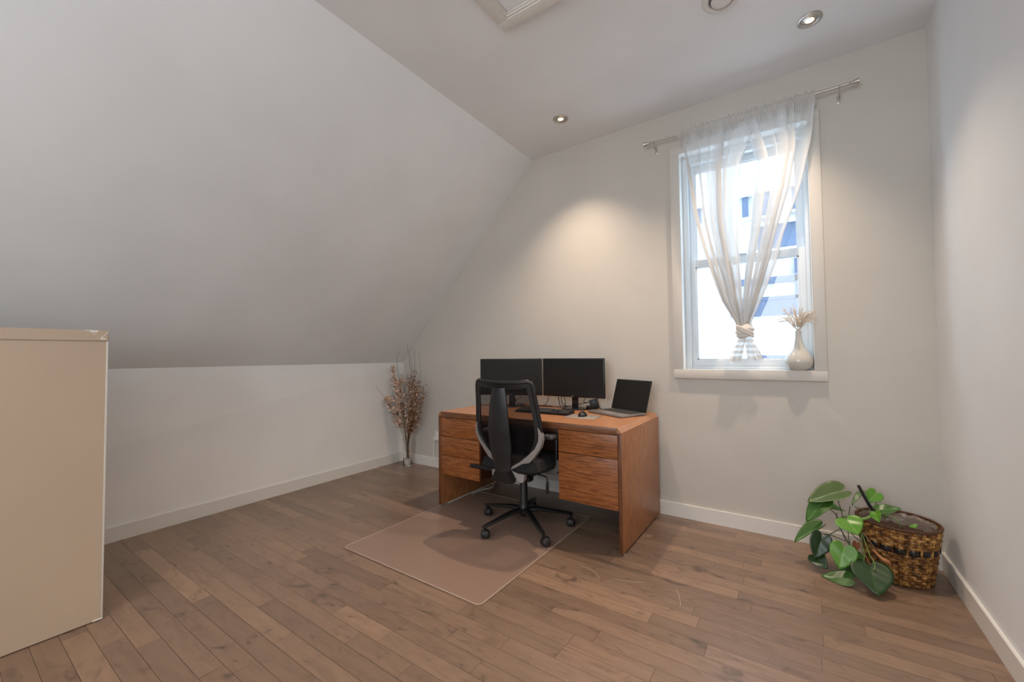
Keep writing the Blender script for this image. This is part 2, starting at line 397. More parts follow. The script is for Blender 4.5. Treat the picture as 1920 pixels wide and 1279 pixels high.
box(bm, 3.70, 3.80, 3.97, 4.07, 1.74, 2.70); box(bm, 2.86, 3.80, 3.97, 4.07, 2.20, 2.29); box(bm, 2.86, 3.80, 3.97, 4.07, 1.95, 2.0); box(bm, 2.86, 3.80, 3.98, 4.07, 1.72, 1.95)
obj('balcony_rail', bm, BLUEF, NH, off=no)
bm = NB(); box(bm, 3.2, 6, 3.9, 4.07, 1.05, 1.135); obj('eave_strip', bm, BLUEF, NH, off=no)

# ------------------------------------------------------------------ ceiling fittings
def downlight(x, y, z, label):
    t = thing('recessed_downlight', label, 'light', (x, y, z), group=None)
    bm = NB(); lathe(bm, [(.036, -.001), (.040, -.005), (.050, -.006), (.057, -.003), (.058, .0), (.058, .001)], 40); obj('trim_ring', bm, NICKEL, t)
    bm = NB(); lathe(bm, [(.037, -.003), (.035, -.001), (.030, -.0015), (.026, -.004), (.021, -.004)], 32); obj('gimbal', bm, NICKEL, t)
    bm = NB(); lathe(bm, [(0, -.006), (.012, -.0058), (.018, -.0045), (.021, -.002), (.021, 0)], 24); obj('bulb', bm, BULB, t)
BULB = mat('glowing_bulb', (1, .9, .75), .4); bsdf(BULB).inputs['Emission Color'].default_value = (1, .66, .34, 1); bsdf(BULB).inputs['Emission Strength'].default_value = 4.5
def ceil_z(x, y):
    # plane through S0, (W,0,2.989), S1
    return 2.962 + (2.989-2.962)*(x-1.754)/(W+.02-1.754) + (-y+.05)*(.058*(1-(x-1.754)/2.6)+.03*((x-1.754)/2.6))/5.75
downlight(2.277, -.425, ceil_z(2.277, -.425), 'small round recessed ceiling light above the desk')
downlight(3.813, -.452, ceil_z(3.813, -.452), 'round recessed ceiling light above the window, near the right wall')
vp = at(1353, 0, 2, 2.975)
t = thing('ceiling_vent', 'round white ventilation valve in the ceiling at the top edge', 'vent', (vp.x, vp.y, ceil_z(vp.x, vp.y)))
bm = NB(); lathe(bm, [(.060, -.006), (.066, -.012), (.076, -.014), (.086, -.010), (.092, -.003), (.093, .001)], 48); obj('flange', bm, WHITEP, t)
bm = NB(); lathe(bm, [(.060, -.004), (.057, .0), (.050, .0005), (.045, .0005)], 48); obj('throat', bm, mat('vent_shadow_grey', (.25, .25, .25), .6), t)
bm = NB(); lathe(bm, [(0, -.022), (.030, -.022), (.044, -.020), (.050, -.016), (.050, -.010), (.02, -.001)], 48); obj('disc', bm, WHITEP, t)
# attic hatch
_h = at(945, 62, 2, 2.955); hx0, hy1 = _h.x, _h.y; hx1, hy0 = 3.15, -2.15
hz = ceil_z(2.6, -1.5)
t = thing('attic_hatch', 'white framed attic access hatch in the ceiling', 'hatch', (hx0, hy1, hz)); ho = Vector((hx0, hy1, hz))
bm = NB(); fw = .058
for a in ((hx0, hx0+fw, hy0, hy1-fw), (hx1-fw, hx1, hy0, hy1-fw), (hx0, hx1, hy1-fw, hy1), (hx0+fw, hx1-fw, hy0, hy0+fw)): box(bm, a[0], a[1], a[2], a[3], hz-.022, hz+.004, .001)
obj('trim_frame', bm, TRIM, t, off=ho)
bm = NB(); s_ = fw
for k, (d_, zz) in enumerate(((.012, .016), (.022, .010))):
    a0, a1, b0, b1 = hx0+s_, hx1-s_, hy0+s_, hy1-s_
    for a in ((a0, a0+d_, b0, b1-d_), (a1-d_, a1, b0, b1-d_), (a0, a1, b1-d_, b1), (a0+d_, a1-d_, b0, b0+d_)): box(bm, a[0], a[1], a[2], a[3], hz-zz, hz+.002, .0005)
obj('inner_stop', bm, TRIM, t, off=ho)
bm = NB(); box(bm, hx0+fw+.024, hx1-fw-.024, hy0+fw+.024, hy1-fw-.024, hz-.004, hz+.002); obj('hatch_panel', bm, CEIL, t, off=ho)

# ------------------------------------------------------------------ outlet on the back wall
t = thing('wall_outlet', 'white wall outlet with a plugged in white cord left of the desk', 'outlet', (.535, 0, .325)); oo = Vector((.535, 0, .325))
bm = NB(); box(bm, .498, .572, -.006, 0, .268, .382, .002); obj('cover_plate', bm, WHITEP, t, off=oo)
bm = NB(); box(bm, .518, .552, -.008, -.002, .332, .365, .003); box(bm, .518, .552, -.008, -.002, .285, .318, .003); obj('socket', bm, TRIM, t, off=oo)
bm = NB(); box(bm, .517, .552, -.05, -.006, .287, .322, .006)
P = smooth_path([(.535, -.045, .29), (.53, -.055, .22), (.53, -.05, .12), (.56, -.045, .05), (.64, -.04, .012), (.9, -.06, .005), (1.2, -.08, .005)], 8)
tube(bm, P, .0035, 6); o = obj('white_cord', bm, WHITEP); tag(o, 'white power cord hanging from the wall outlet to the floor', 'cord')

# ================================================================== DESK
DX, DY, DW, DD = 1.357, -.81, 1.49, .77
desk = thing('office_desk', 'large oak veneer double pedestal desk with chamfered top edges', 'desk', (DX, DY, 0))
bm = NB()
prism(bm, [(0, .715), (.003, .727), (.010, .738), (.024, .745), (DW-.026, .745), (DW, .7155), (DW-.025, .715), (DW-.025, .704), (.025, .704), (.025, .715)], 1, 0, DD, .0008)
obj('desktop', bm, OAKTOP, desk, ang=25)
bm = NB(); box(bm, .026, DW-.027, -.0012, .004, .7045, .7435, .0005); o = obj('desktop_edge', bm, OAKE, desk); o['label'] = 'dark oak front edge strip'
for x0, nm in ((0, 0), (DW-.025, 1)):
    bm = NB(); box(bm, x0, x0+.025, 0, DD, .016, .715, .0025); s = obj('side_panel', bm, OAKZ, desk)
    bm = NB(); box(bm, x0+.0015, x0+.0235, -.0012, .001, .018, .713, .0004); e_ = obj('edge_band', bm, OAKEZ, s); e_['label'] = 'dark oak front edge'
    for yy in (.035, DD-.04):
        bm = NB(); zb = .0042 if (nm == 0 and yy < .5) else 0
        lathe(bm, [(0, zb), (.011, zb), (.012, zb+.004), (.006, zb+.007), (.004, .017)], 16, (x0+.0125, yy)); obj('glide', bm, CHROME, s)
def pedestal(x0, x1, cuts):
    bm = NB(); box(bm, x0, x1, .021, .60, .258, .7035, .001); p = obj('pedestal', bm, OAKD, desk)
    for a, b in zip(cuts, cuts[1:]):
        bm = NB(); box(bm, x0+.002, x1-.001, .002, .0205, a+.002, b-.002, .001); obj('drawer', bm, OAKX, desk)
pedestal(.026, .412, [.256, .407, .553, .701]); pedestal(1.067, DW-.026, [.256, .558, .702])
bm = NB(); box(bm, .0255, DW-.0255, .70, .718, .19, .7035, .001); obj('modesty_panel', bm, OAKD, desk)
bm = NB(); box(bm, .413, 1.066, .03, .05, .672, .7035, .001); obj('apron_rail', bm, OAKD, desk)

# chair mat
MAT = mat('hazy_vinyl_mat', (.36, .245, .19), .32); bsdf(MAT).inputs['Alpha'].default_value = .72; bsdf(MAT).inputs['Coat Weight'].default_value = .25
bm = NB()
def rrect(x0, x1, y0, y1, r, n=6):
    pts = []
    for cx, cy, a0 in ((x1-r, y1-r, 0), (x0+r, y1-r, 90), (x0+r, y0+r, 180), (x1-r, y0+r, 270)):
        for k in range(n+1): a = radians(a0+90*k/n); pts.append((cx+r*cos(a), cy+r*sin(a)))
    return pts
prism(bm, rrect(-.546, .546, -.64, .64, .03), 2, .0008, .0038, .001)
cm = obj('chair_mat', bm, MAT); cm.location = (1.903, -1.005, 0); tag(cm, 'translucent brown vinyl chair mat lying on the floor under the chair', 'mat')
bm = NB(); P = [(x, y, .0042) for x, y in rrect(-.542, .542, -.636, .636, .028)]; P.append(P[0]); tube(bm, P, .0022, 6, cap=False, flat=.5)
o = obj('mat_edge', bm, mat('clear_vinyl_edge', (.5, .41, .34), .2), cm)

# grey cable on the floor under the desk
P = smooth_path([at(836, 941, 2, .009), at(870, 926, 2, .009), at(900, 913, 2, .009), at(915, 905, 2, .009), at(921, 907, 2, .009), at(917, 913, 2, .009), at(900, 917, 2, .009), at(880, 924, 2, .009)], 8)
P = [Vector((p.x+.03, p.y, .0085)) for p in P]
bm = NB(); tube(bm, P, .0042, 8); o = obj('floor_cable', bm, WHITEP); tag(o, 'looped white cable lying on the mat under the left drawers', 'cable')

# ================================================================== OFFICE CHAIR
CHX, CHY = 2.13, -.77
ch = thing('office_chair', 'black mesh back swivel office chair with silver back braces at the desk', 'chair', (CHX, CHY, .0042))
def cpart(name, bm, m, parent=None, ang=40, label=None):
    o = obj(name, bm, m, parent or ch, ang=ang)
    if label: o['label'] = label
    return o
bm = NB(); lathe(bm, [(0, .075), (.022, .075), (.030, .085), (.034, .10), (.036, .135), (.030, .150), (.028, .155), (.026, .32), (.024, .325), (0, .325)], 28); cpart('base_column', bm, BLACK)
bm = NB(); lathe(bm, [(.013, .32), (.014, .37), (0, .37)], 20); cpart('gas_lift', bm, CHROME, label='chrome gas lift rod')
for k in range(5):
    a = radians(36+72*k); dx, dy = cos(a), sin(a); Lg = .325
    bm = NB(); tube(bm, [(dx*.02, dy*.02, .118), (dx*.10, dy*.10, .118), (dx*.22, dy*.22, .100), (dx*Lg, dy*Lg, .082), (dx*(Lg+.014), dy*(Lg+.014), .080)], [.028, .025, .020, .016, .010], 10, flat=.62, upv=(0, 0, 1))
    leg = cpart('base_leg', bm, BLACK)
    # caster: twin wheels with a hood, each turned its own way
    ca = a + radians([70, -50, 95, 40, -80][k]); off = Vector((cos(ca), sin(ca), 0))*.018
    cx, cy = dx*Lg, dy*Lg
    bm = NB(); tube(bm, [(cx, cy, .085), (cx, cy, .058)], .007, 10)
    ax = Vector((-sin(ca), cos(ca), 0)); wc = Vector((cx, cy, .0285)) - off
    rot = ax.to_track_quat('Z', 'X').to_matrix().to_4x4()
    tmp = [(0, -.004), (.031, -.004), (.031, .004), (0, .004)]
    lathe(bm, tmp, 20, mtx=Matrix.Translation(wc+Vector((0, 0, .003))) @ rot)
    tube(bm, [(cx, cy, .060), tuple(wc+Vector((0, 0, .030)))], [.010, .009], 10)
    hood = cpart('caster', bm, BLACK, leg)
    for s in (-1, 1):
        bm = NB(); lathe(bm, [(0, .0245*1), (.010, .0245), (.022, .021), (.027, .014), (.0285, .006), (.0285, .0), (0, 0)] if s > 0 else [(0, -.0245), (.010, -.0245), (.022, -.021), (.027, -.014), (.0285, -.006), (.0285, 0), (0, 0)], 24,
                         mtx=Matrix.Translation(wc + ax*.004*s) @ rot)
        cpart('wheel', bm, RUBBER, leg)
# mechanism, lever and knob
bm = NB(); box(bm, -.10, .10, -.13, .09, .358, .402, .012); box(bm, .03, .085, -.06, 0, .325, .37, .01); cpart('tilt_mechanism', bm, BLACK)
bm = NB(); tube(bm, smooth_path([(.08, .0, .372), (.15, .0, .370), (.182, .0, .362), (.190, .0, .335)], 6), .0055, 8); tube(bm, [(.190, 0, .338), (.190, 0, .325), (.190, -.002, .29), (.190, -.002, .255)], [.007, .011, .013, .009], 10, flat=.5, upv=(0, 1, 0)); cpart('height_lever', bm, BLACK)
bm = NB(); pts = [(-.10, -.085, .378)]; rd = [.008]
for i in range(15): pts.append((-.21-.0135*i, -.085, .378)); rd.append(.013 if i % 2 else .017)
tube(bm, pts, rd, 12); cpart('tension_knob', bm, BLACK)
# seat
bm = NB()
ns, nt = 20, 20
def seat_pt(u, v, top):
    x = .245*u*(1 - .06*(v < 0)*v*v); y = .02 + .245*v
    e = max(abs(u), abs(v)); k = (1-abs(u)**6)*(1-abs(v)**6)
    rx = (1-.10*(abs(u*v))**3)
    z = (.442 + .062*max(k, 0)**.5 + .012*(abs(u)**2)*(k**.5) - .02*(max(v, 0)**4)) if top else (.442 - .028*max(k, 0)**.35)
    return Vector((x*rx, y*rx, z))
for top in (True, False):
    g = [[bm.verts.new(seat_pt(-1+2*i/ns, -1+2*j/nt, top)) for j in range(nt+1)] for i in range(ns+1)]
    for i in range(ns):
        for j in range(nt): bm.faces.new((g[i][j], g[i+1][j], g[i+1][j+1], g[i][j+1]))
bmesh.ops.remove_doubles(bm, verts=bm.verts, dist=.0005)
FABR = paint('black_seat_fabric', (.007, .007, .0075, 1), bump=.3, scale=400, rough=.9)
cpart('seat', bm, FABR, ang=60)
# armrests
for s in (-1, 1):
    bm = NB()
    tube(bm, smooth_path([(s*.10, .0, .408), (s*.19, .0, .402), (s*.245, .0, .412), (s*.268, .0, .445), (s*.272, .0, .50)], 6), [.017]*25, 10, flat=.28, upv=(0, 1, 0))
    a_ = cpart('armrest', bm, mat('dark_grey_plastic', (.10, .098, .095), .35), label='dark grey curved arm bracket')
    bm = NB(); box(bm, s*.268-.010, s*.268+.010, -.025, .025, .49, .635, .006); cpart('arm_post', bm, BLACK, a_)
    bm = NB(); xx = s*.245; box(bm, xx-.042, xx+.042, -.10, .14, .633, .662, .012, 3); cpart('arm_pad', bm, mat('arm_pad_grey', (.06, .06, .062), .35), a_)
# back rest
HWT = [(.40, .075), (.44, .095), (.50, .150), (.56, .200), (.62, .236), (.68, .250), (.75, .249), (.85, .237), (.95, .226), (1.005, .219)]
YT = [(.40, -.215), (.50, -.205), (.60, -.210), (.70, -.225), (.85, -.245), (1.01, -.275)]
def back_pt(u, z, off=0): return Vector((lerp_table(HWT, z)*u, lerp_table(YT, z) + .045*u*u + off, z))
VEILB = veil('black_chair_mesh', (.012, .012, .013, 1), .68, .2)
bm = NB(); zs = [.415 + (.98-.415)*i/30 for i in range(31)]
g = [[bm.verts.new(back_pt(-1+2*j/20, z)) for j in range(21)] for z in zs]
for i in range(30):
    for j in range(20): bm.faces.new((g[i][j], g[i][j+1], g[i+1][j+1], g[i+1][j]))
cpart('mesh_back', bm, VEILB, label='see-through black mesh')
bm = NB()
path = [back_pt(-1, z) for z in [.40+.0275*i for i in range(22)]]
path += [back_pt(-.97, 1.002), back_pt(-.88, 1.012)] + [back_pt(u, 1.010-.010*(1-u*u)) for u in (-.6, -.3, 0, .3, .6)] + [back_pt(.88, 1.012), back_pt(.97, 1.002)]
path += [back_pt(1, z) for z in [.40+.0275*(21-i) for i in range(22)]]
tube(bm, path, .0135, 10, flat=1.0)
# wide inner band of the frame: top bar and side borders
for i in range(24):
    pass
g = []
for j in range(25):
    u = -1+2*j/24; g.append([back_pt(u, z_, o_) for z_, o_ in ((1.008-.010*(1-u*u), -.010), (.968+.02*abs(u)**3-.006, -.010), (.966+.02*abs(u)**3-.006, .006), (1.008-.010*(1-u*u), .008))])
gv_ = [[bm.verts.new(p) for p in r] for r in g]
for a, b in zip(gv_, gv_[1:]):
    for k in range(4): bm.faces.new((a[k], a[(k+1) % 4], b[(k+1) % 4], b[k]))
for s in (-1, 1):
    rows = []
    for i in range(29):
        z = .42+.56*i/28; hw = lerp_table(HWT, z); wdt = .034/hw
        rows.append([back_pt(s, z, -.008), back_pt(s*(1-wdt), z, -.008), back_pt(s*(1-wdt), z, .004), back_pt(s, z, .004)])
    gv_ = [[bm.verts.new(p) for p in r] for r in rows]
    for a, b in zip(gv_, gv_[1:]):
        for k in range(4): bm.faces.new((a[k], a[(k+1) % 4], b[(k+1) % 4], b[k]))
cpart('back_frame', bm, BLACK, ang=50)
# spine panel behind the mesh
bm = NB(); rows = []
SW = [(.43, .055), (.50, .070), (.60, .084), (.70, .084), (.80, .074), (.90, .062), (.97, .050)]
SO = [(.43, -.035), (.55, -.060), (.70, -.062), (.85, -.045), (.97, -.016)]
for i in range(28):
    z = .43+.54*i/27; hw = lerp_table(SW, z); y0_ = lerp_table(YT, z)+lerp_table(SO, z)
    rows.append([Vector((hw*u, y0_-.014*(1-u*u), z)) for u in (-1, -.6, -.2, .2, .6, 1)] + [Vector((hw*u, y0_+.010, z)) for u in (1, 0, -1)])
gv_ = [[bm.verts.new(p) for p in r] for r in rows]
for a, b in zip(gv_, gv_[1:]):
    n_ = len(a)
    for k in range(n_): bm.faces.new((a[k], a[(k+1) % n_], b[(k+1) % n_], b[k]))
bm.faces.new(gv_[0][::-1]); bm.faces.new(gv_[-1])
cpart('lumbar_spine', bm, mat('charcoal_plastic', (.014, .0145, .016), .42), ang=35)
# lower bracket and silver braces
bm = NB(); prism(bm, [(-.050, .446), (.050, .446), (.086, .378), (.070, .360), (-.070, .360), (-.086, .378)], 1, -.256, -.208, .006)
box(bm, -.045, .045, -.23, -.10, .362, .398, .008); cpart('back_bracket', bm, BLACK)
for s in (-1, 1):
    bm = NB()
    oz = [(.243, .725), (.262, .690), (.266, .650), (.248, .600), (.205, .540), (.165, .495), (.132, .462), (.126, .440), (.128, .385), (.118, .364), (.084, .366), (.046, .448), (.062, .468), (.105, .495), (.160, .540), (.212, .590), (.240, .640), (.247, .680)]
    half = 9
    A_, B_ = oz[:half], oz[half:][::-1]
    va = []
    for (p, q) in zip(A_, B_):
        yy = lambda x, z: lerp_table(YT, z) + .045*min(1, abs(x)/max(lerp_table(HWT, z), .01))**2
        ring = [Vector((s*p[0], yy(*p)-.020, p[1])), Vector((s*q[0], yy(*q)-.026, q[1])), Vector((s*q[0], yy(*q)-.006, q[1])), Vector((s*p[0], yy(*p)+.012, p[1]))]
        va.append([bm.verts.new(v) for v in ring])
    for a, b in zip(va, va[1:]):
        for k in range(4): bm.faces.new((a[k], a[(k+1) % 4], b[(k+1) % 4], b[k]))
    bm.faces.new(va[0][::-1]); bm.faces.new(va[-1])
    cpart('back_brace', bm, SILVER, ang=50, label='silver grey curved brace')

# ================================================================== MONITORS AND DESK THINGS
ZD = .7452
def monitor(label, x, y, rz, zb, zt, bdx=0):
    t = thing('monitor', label, 'monitor', (x, y, ZD), rz, 'twin monitors on the desk')
    w2 = .2695; a, b = zb-ZD, zt-ZD
    bm = NB(); box(bm, -w2, w2, 0, .022, a, b, .004); box(bm, -w2*.6, w2*.6, .020, .048, a+.05, b-.06, .012); obj('housing', bm, BLACK, t)
    bm = NB(); box(bm, -w2+.008, w2-.008, -.0008, .002, a+.019, b-.008); obj('screen', bm, SCREEN, t)
    bm = NB(); box(bm, -.012, .012, -.001, .002, a+.007, a+.011, .0003); obj('brand_mark', bm, mat('mark_grey', (.25, .25, .25), .5), t)
    bm = NB()
    for k in range(5): box(bm, w2-.10+k*.016, w2-.095+k*.016, -.0008, .002, a+.006, a+.008)
    obj('control_buttons', bm, mat('button_grey', (.12, .12, .12), .5), t)
    bm = NB(); box(bm, -.026, .026, .040, .058, .008, a+.12, .004); obj('stand_neck', bm, BLACKG, t)
    bm = NB(); lathe(bm, [(0, .0), (.105, .0), (.110, .003), (.108, .008), (.04, .014), (0, .014)], 40)
    for v in bm.verts: v.co.y = v.co.y*.85+.045
    obj('stand_base', bm, BLACKG, t)
    return t
monitor('right-hand black monitor of the pair, facing straight out', 2.2285, -.20, 0, .842, 1.151)
ma = math.atan2(.195, .502)
monitor('left-hand black monitor, angled inward behind the chair', (1.449+1.951)/2+.0, -.2975, ma, .842, 1.151)

def keys(bm, x0, y0, nx, ny, px, py, z, h, skip=()):
    for j in range(ny):
        i = 0
        while i < nx:
            wk = 1
            if j == 0 and i == 4: wk = 6
            if (i, j) in skip: i += 1; continue
            wk = min(wk, nx-i)
            box(bm, x0+i*px+.0012, x0+(i+wk)*px-.0012, y0+j*py+.0012, y0+(j+1)*py-.0012, z, z+h, .0008, 1)
            i += wk
t = thing('keyboard', 'full size black keyboard on the desktop in front of the monitors', 'keyboard', (2.125, -.472, ZD), radians(1.5))
bm = NB(); prism(bm, [(-.066, 0), (-.066, .010), (.066, .024), (.068, .020), (.068, 0)], 0, -.22, .22, .002); obj('case', bm, BLACK, t)
bm = NB(); keys(bm, -.214, -.058, 15, 6, .019, .0195, 0, .006); keys(bm, .078, -.058, 3, 6, .019, .0195, 0, .006, skip=((0, 1), (2, 1), (0, 2), (1, 2), (2, 2))); keys(bm, .140, -.058, 4, 5, .019, .0195, 0, .006)
for v in bm.verts: v.co.z += .0105 + (v.co.y+.066)*.106
obj('keys', bm, KEY, t)
pad = obj('mouse_pad', (lambda b: (box(b, -.11, .11, -.092, .092, 0, .0025, .0008), b)[1])(NB()), paint('mouse_pad_print', (.26, .225, .20, 1), rough=.6, mottle=.3)); pad.location = (2.462, -.505, ZD); pad.rotation_euler = (0, 0, radians(5))
tag(pad, 'thin grey mouse pad near the front of the desktop', 'mouse pad')
t = thing('computer_mouse', 'black computer mouse on the grey mouse pad', 'mouse', (2.452, -.495, ZD+.0026), radians(12))
bm = NB(); bmesh.ops.create_uvsphere(bm, u_segments=20, v_segments=12, radius=1)
for v in bm.verts: v.co = Vector((v.co.x*.031*(1+.08*v.co.y), v.co.y*.052, max(v.co.z, -.0)*.034))
obj('shell', bm, BLACK, t)
bm = NB(); tube(bm, [(-.003, .028, .026), (.003, .028, .026)], .007, 12); obj('scroll_wheel', bm, RUBBER, t)

# laptop
LR = math.atan2(-.157, .316)
lap = thing('laptop', 'open grey laptop with black screen on the right end of the desk', 'laptop', (2.610, -.262, ZD), LR)
bm = NB(); box(bm, -.176, .176, -.118, .118, .002, .017, .004, 2); box(bm, -.15, .15, -.1, .1, 0, .003); lb = obj('base', bm, ALU, lap)
bm = NB(); keys(bm, -.156, -.022, 16, 6, .0195, .0195, .0165, .0018); obj('keys', bm, KEY, lb)
bm = NB(); box(bm, -.05, .05, -.10, -.035, .0168, .0175, .0003, 1); obj('touchpad', bm, mat('touchpad_grey', (.24, .23, .22), .3), lb)
bm = NB()
for k, yy in enumerate((.02, .045, .07)): box(bm, .1755, .1763, yy, yy+.014, .006, .011)
obj('port', bm, BLACK, lb)
LT = radians(17)
mtx = Matrix.Translation((0, .112, .019)) @ Matrix.Rotation(-LT, 4, 'X')
bm = NB(); box(bm, -.176, .176, 0, .007, 0, .232, .003, 2, mtx=mtx); lid = obj('lid', bm, BLACK, lap)
bm = NB(); box(bm, -.171, .171, -.0006, .001, .014, .227, 0, mtx=mtx); obj('screen', bm, SCREEN, lid)
bm = NB(); tube(bm, [(-.14, .114, .018), (.14, .114, .018)], .006, 10); obj('hinge', bm, BLACK, lap)

# dock / adapter beside the monitor base
t = obj('power_adapter', (lambda b: (box(b, -.022, .022, -.045, .045, 0, .028, .006), b)[1])(NB()), BLACK); t.location = (2.352, -.10, ZD); t.rotation_euler = (0, 0, radians(-40)); tag(t, 'small black adapter box lying right of the monitor stand', 'adapter')
bm = NB(); box(bm, -.035, .035, -.012, .012, 0, .075, .004); t = obj('cable_hub', bm, BLACK); t.location = (2.36, -.055, ZD); t.rotation_euler = (0, radians(-14), radians(20)); tag(t, 'upright black hub with cables standing behind the adapter', 'hub')
CAB = mat('black_cable', (.012, .012, .012), .5)
def cable(pts, label, r=.0028, m=CAB, name='monitor_cable', g='cables behind the monitors'):
    bm = NB(); tube(bm, smooth_path(pts, 8), r, 6); o = obj(name, bm, m); tag(o, label, 'cable', g)
q = lambda x, y, Y=-.13: tuple(at(x, y, 1, Y))
zc = ZD+.003
cable([q(1029, 742), q(1025, 756, -.12), q(1016, 764, -.12), (2.00, -.115, zc), (1.9, -.09, zc)], 'black cable dropping from between the two monitors, curving left')
cable([q(1047, 744), q(1049, 756), q(1052, 762, -.12), (2.12, -.085, zc), (2.25, -.06, zc)], 'first thick black cable left of the right monitor stand', .0035)
cable([q(1052, 744), q(1055, 758), (2.14, -.08, zc), (2.3, -.065, zc)], 'thin black cable left of the right monitor stand')
cable([q(1057, 744), q(1060, 752), q(1060, 760, -.12), (2.16, -.09, zc), (2.18, -.06, zc)], 'black cable hanging nearest the left side of the right monitor stand')
cable([(1.84, -.17, zc), (1.93, -.15, zc), (2.02, -.11, zc), (2.10, -.07, zc), (2.2, -.062, zc+.02), (2.33, -.058, zc+.05)], 'black cable running along the desktop between the monitor stands')
cable([q(1098, 746), q(1095, 754), (2.34, -.075, zc+.05)], 'black cable from the right monitor down to the hub')
cable([(2.39, -.09, zc+.008), (2.41, -.10, zc+.01), (2.43, -.085, zc), (2.47, -.075, zc+.004), (2.485, -.1, zc+.008)], 'black charging cable running to the laptop', .003, CAB, 'laptop_cable')
cable([q(1042, 744), q(1037, 762), (2.05, -.08, zc), (1.98, -.06, zc)], 'thin pale cable hanging behind the right monitor', .0014, mat('pale_cable', (.4, .38, .36), .5))
cable([q(965, 744, -.2), q(973, 757, -.2), (1.86, -.12, zc), (1.90, -.09, zc)], 'black cable from the left monitor seen through the chair mesh')
cable([q(978, 744, -.2), q(960, 757, -.2), (1.72, -.12, zc), (1.66, -.10, zc)], 'black cable behind the left monitor stand')

# ================================================================== BEIGE CABINET
BEI = paint('beige_enamel', srgb(184, 165, 144), bump=.05, scale=200, rough=.45, mottle=.03)
BEL = mat('chipped_white', (.75, .72, .66), .6)
cx1, cy1, czt = 1.072, -2.672, 1.318
cab = thing('filing_cabinet', 'tall beige metal filing cabinet cut off by the left edge', 'cabinet', (.84, -3.1, 0)); co = Vector((.84, -3.1, 0))
bm = NB(); prism(bm, [(.615, -3.55), (cx1-.004, -3.55), (cx1, cy1), (.615, cy1)], 2, .004, czt-.0505, .001); obj('body', bm, BEI, cab, off=co)
bm = NB(); prism(bm, [(.61, -3.555), (cx1+.001, -3.555), (cx1+.005, cy1+.004), (.61, cy1+.004)], 2, czt-.050, czt, .003); obj('top_cap', bm, BEI, cab, off=co)
bm = NB(); box(bm, cx1-.0025, cx1+.003, cy1-.004, cy1+.003, .01, czt-.052, .001); o = obj('corner_trim', bm, mat('pale_edge', (.62, .58, .52), .4), cab, off=co)
bm = NB(); random.seed(8)
for (a, b, z0, z1) in ((-.075, -.030, -.006, .0008), (-.060, -.035, -.012, -.004), (-.022, -.006, -.044, -.034), (-.05, -.042, -.022, -.017)):
    pts = [(cy1+a+(b-a)*k/5, czt+z0+random.uniform(0, .4)*(z1-z0)) for k in range(6)] + [(cy1+b-(b-a)*k/5, czt+z1-random.uniform(0, .4)*(z1-z0)) for k in range(6)]
    prism(bm, pts, 0, cx1+.0035, cx1+.0055)
slabq = [(cx1+.0056, cy1-.028, czt-.040), (cx1+.0056, cy1+.003, czt-.003), (cx1+.0056, cy1+.003, czt-.006), (cx1+.0056, cy1-.024, czt-.040)]
slab(bm, slabq, (-.001, 0, 0))
o = obj('chipped_paint', bm, BEL, cab, off=co); o['label'] = 'white chips in the paint at the top corner'
bm = NB(); box(bm, cx1-.002, cx1+.0032, cy1-.03, cy1+.003, .004, .010, .001); obj('foot_strip', bm, BEL, cab, off=co)

# ================================================================== DRIED FLOWERS
random.seed(21)
VX, VY = .214, -.128
gv = thing('glass_vase', 'tall clear glass cylinder vase on the floor in the far left corner', 'vase', (VX, VY, 0))
GL = mat('clear_glass', (1, 1, 1), .02, 0, IOR=1.45, Transmission_Weight=1.0)
bm = NB(); lathe(bm, [(0, .001), (.044, .001), (.047, .004), (.048, .02), (.044, .10), (.046, .20), (.054, .288), (.056, .290), (.053, .291), (.043, .20), (.041, .10), (.043, .022), (.040, .018), (0, .018)], 40); obj('glass_body', bm, GL, gv)
bm = NB(); lathe(bm, [(0, .0195), (.038, .0195), (.0395, .03), (.0385, .075), (0, .078)], 28)
sd = obj('vase_sand', bm, paint('white_sand', (.8, .78, .74, 1), bump=.4, scale=300, rough=.9)); sd.location = (VX, VY, 0); tag(sd, 'white sand filling the bottom of the glass vase', 'sand', kind='stuff')
TWIG = mat('dark_twig', (.04, .02, .014), .7); STRAW = mat('brown_straw', (.30, .15, .06), .7)
PINK = mat('dried_pale_petal', (.78, .56, .43), .8); PODM = mat('dried_brown_pod', (.22, .085, .03), .7); DKP = mat('dried_dark_petal', (.035, .028, .032), .7)
def stem_curve(tip, bend=(0, 0, 0), n=14):
    a = random.uniform(0, 2*pi); r_ = random.uniform(0, .022)
    p0 = Vector((VX+r_*cos(a), VY+r_*sin(a), .082)); tip = Vector(tip)
    m1 = Vector((VX+(tip.x-VX)*.12, VY+(tip.y-VY)*.12, .30)); m2 = p0.lerp(tip, .62) + Vector(bend); m2.z = max(m2.z, .45)
    return smooth_path([p0, m1, m2, tip], n)
def clampx(P):
    for p in P:
        k = .03 + (max(0, p.z-1.05)*.95)
        p.x = max(p.x, k); p.y = min(p.y, -.02)
    return P
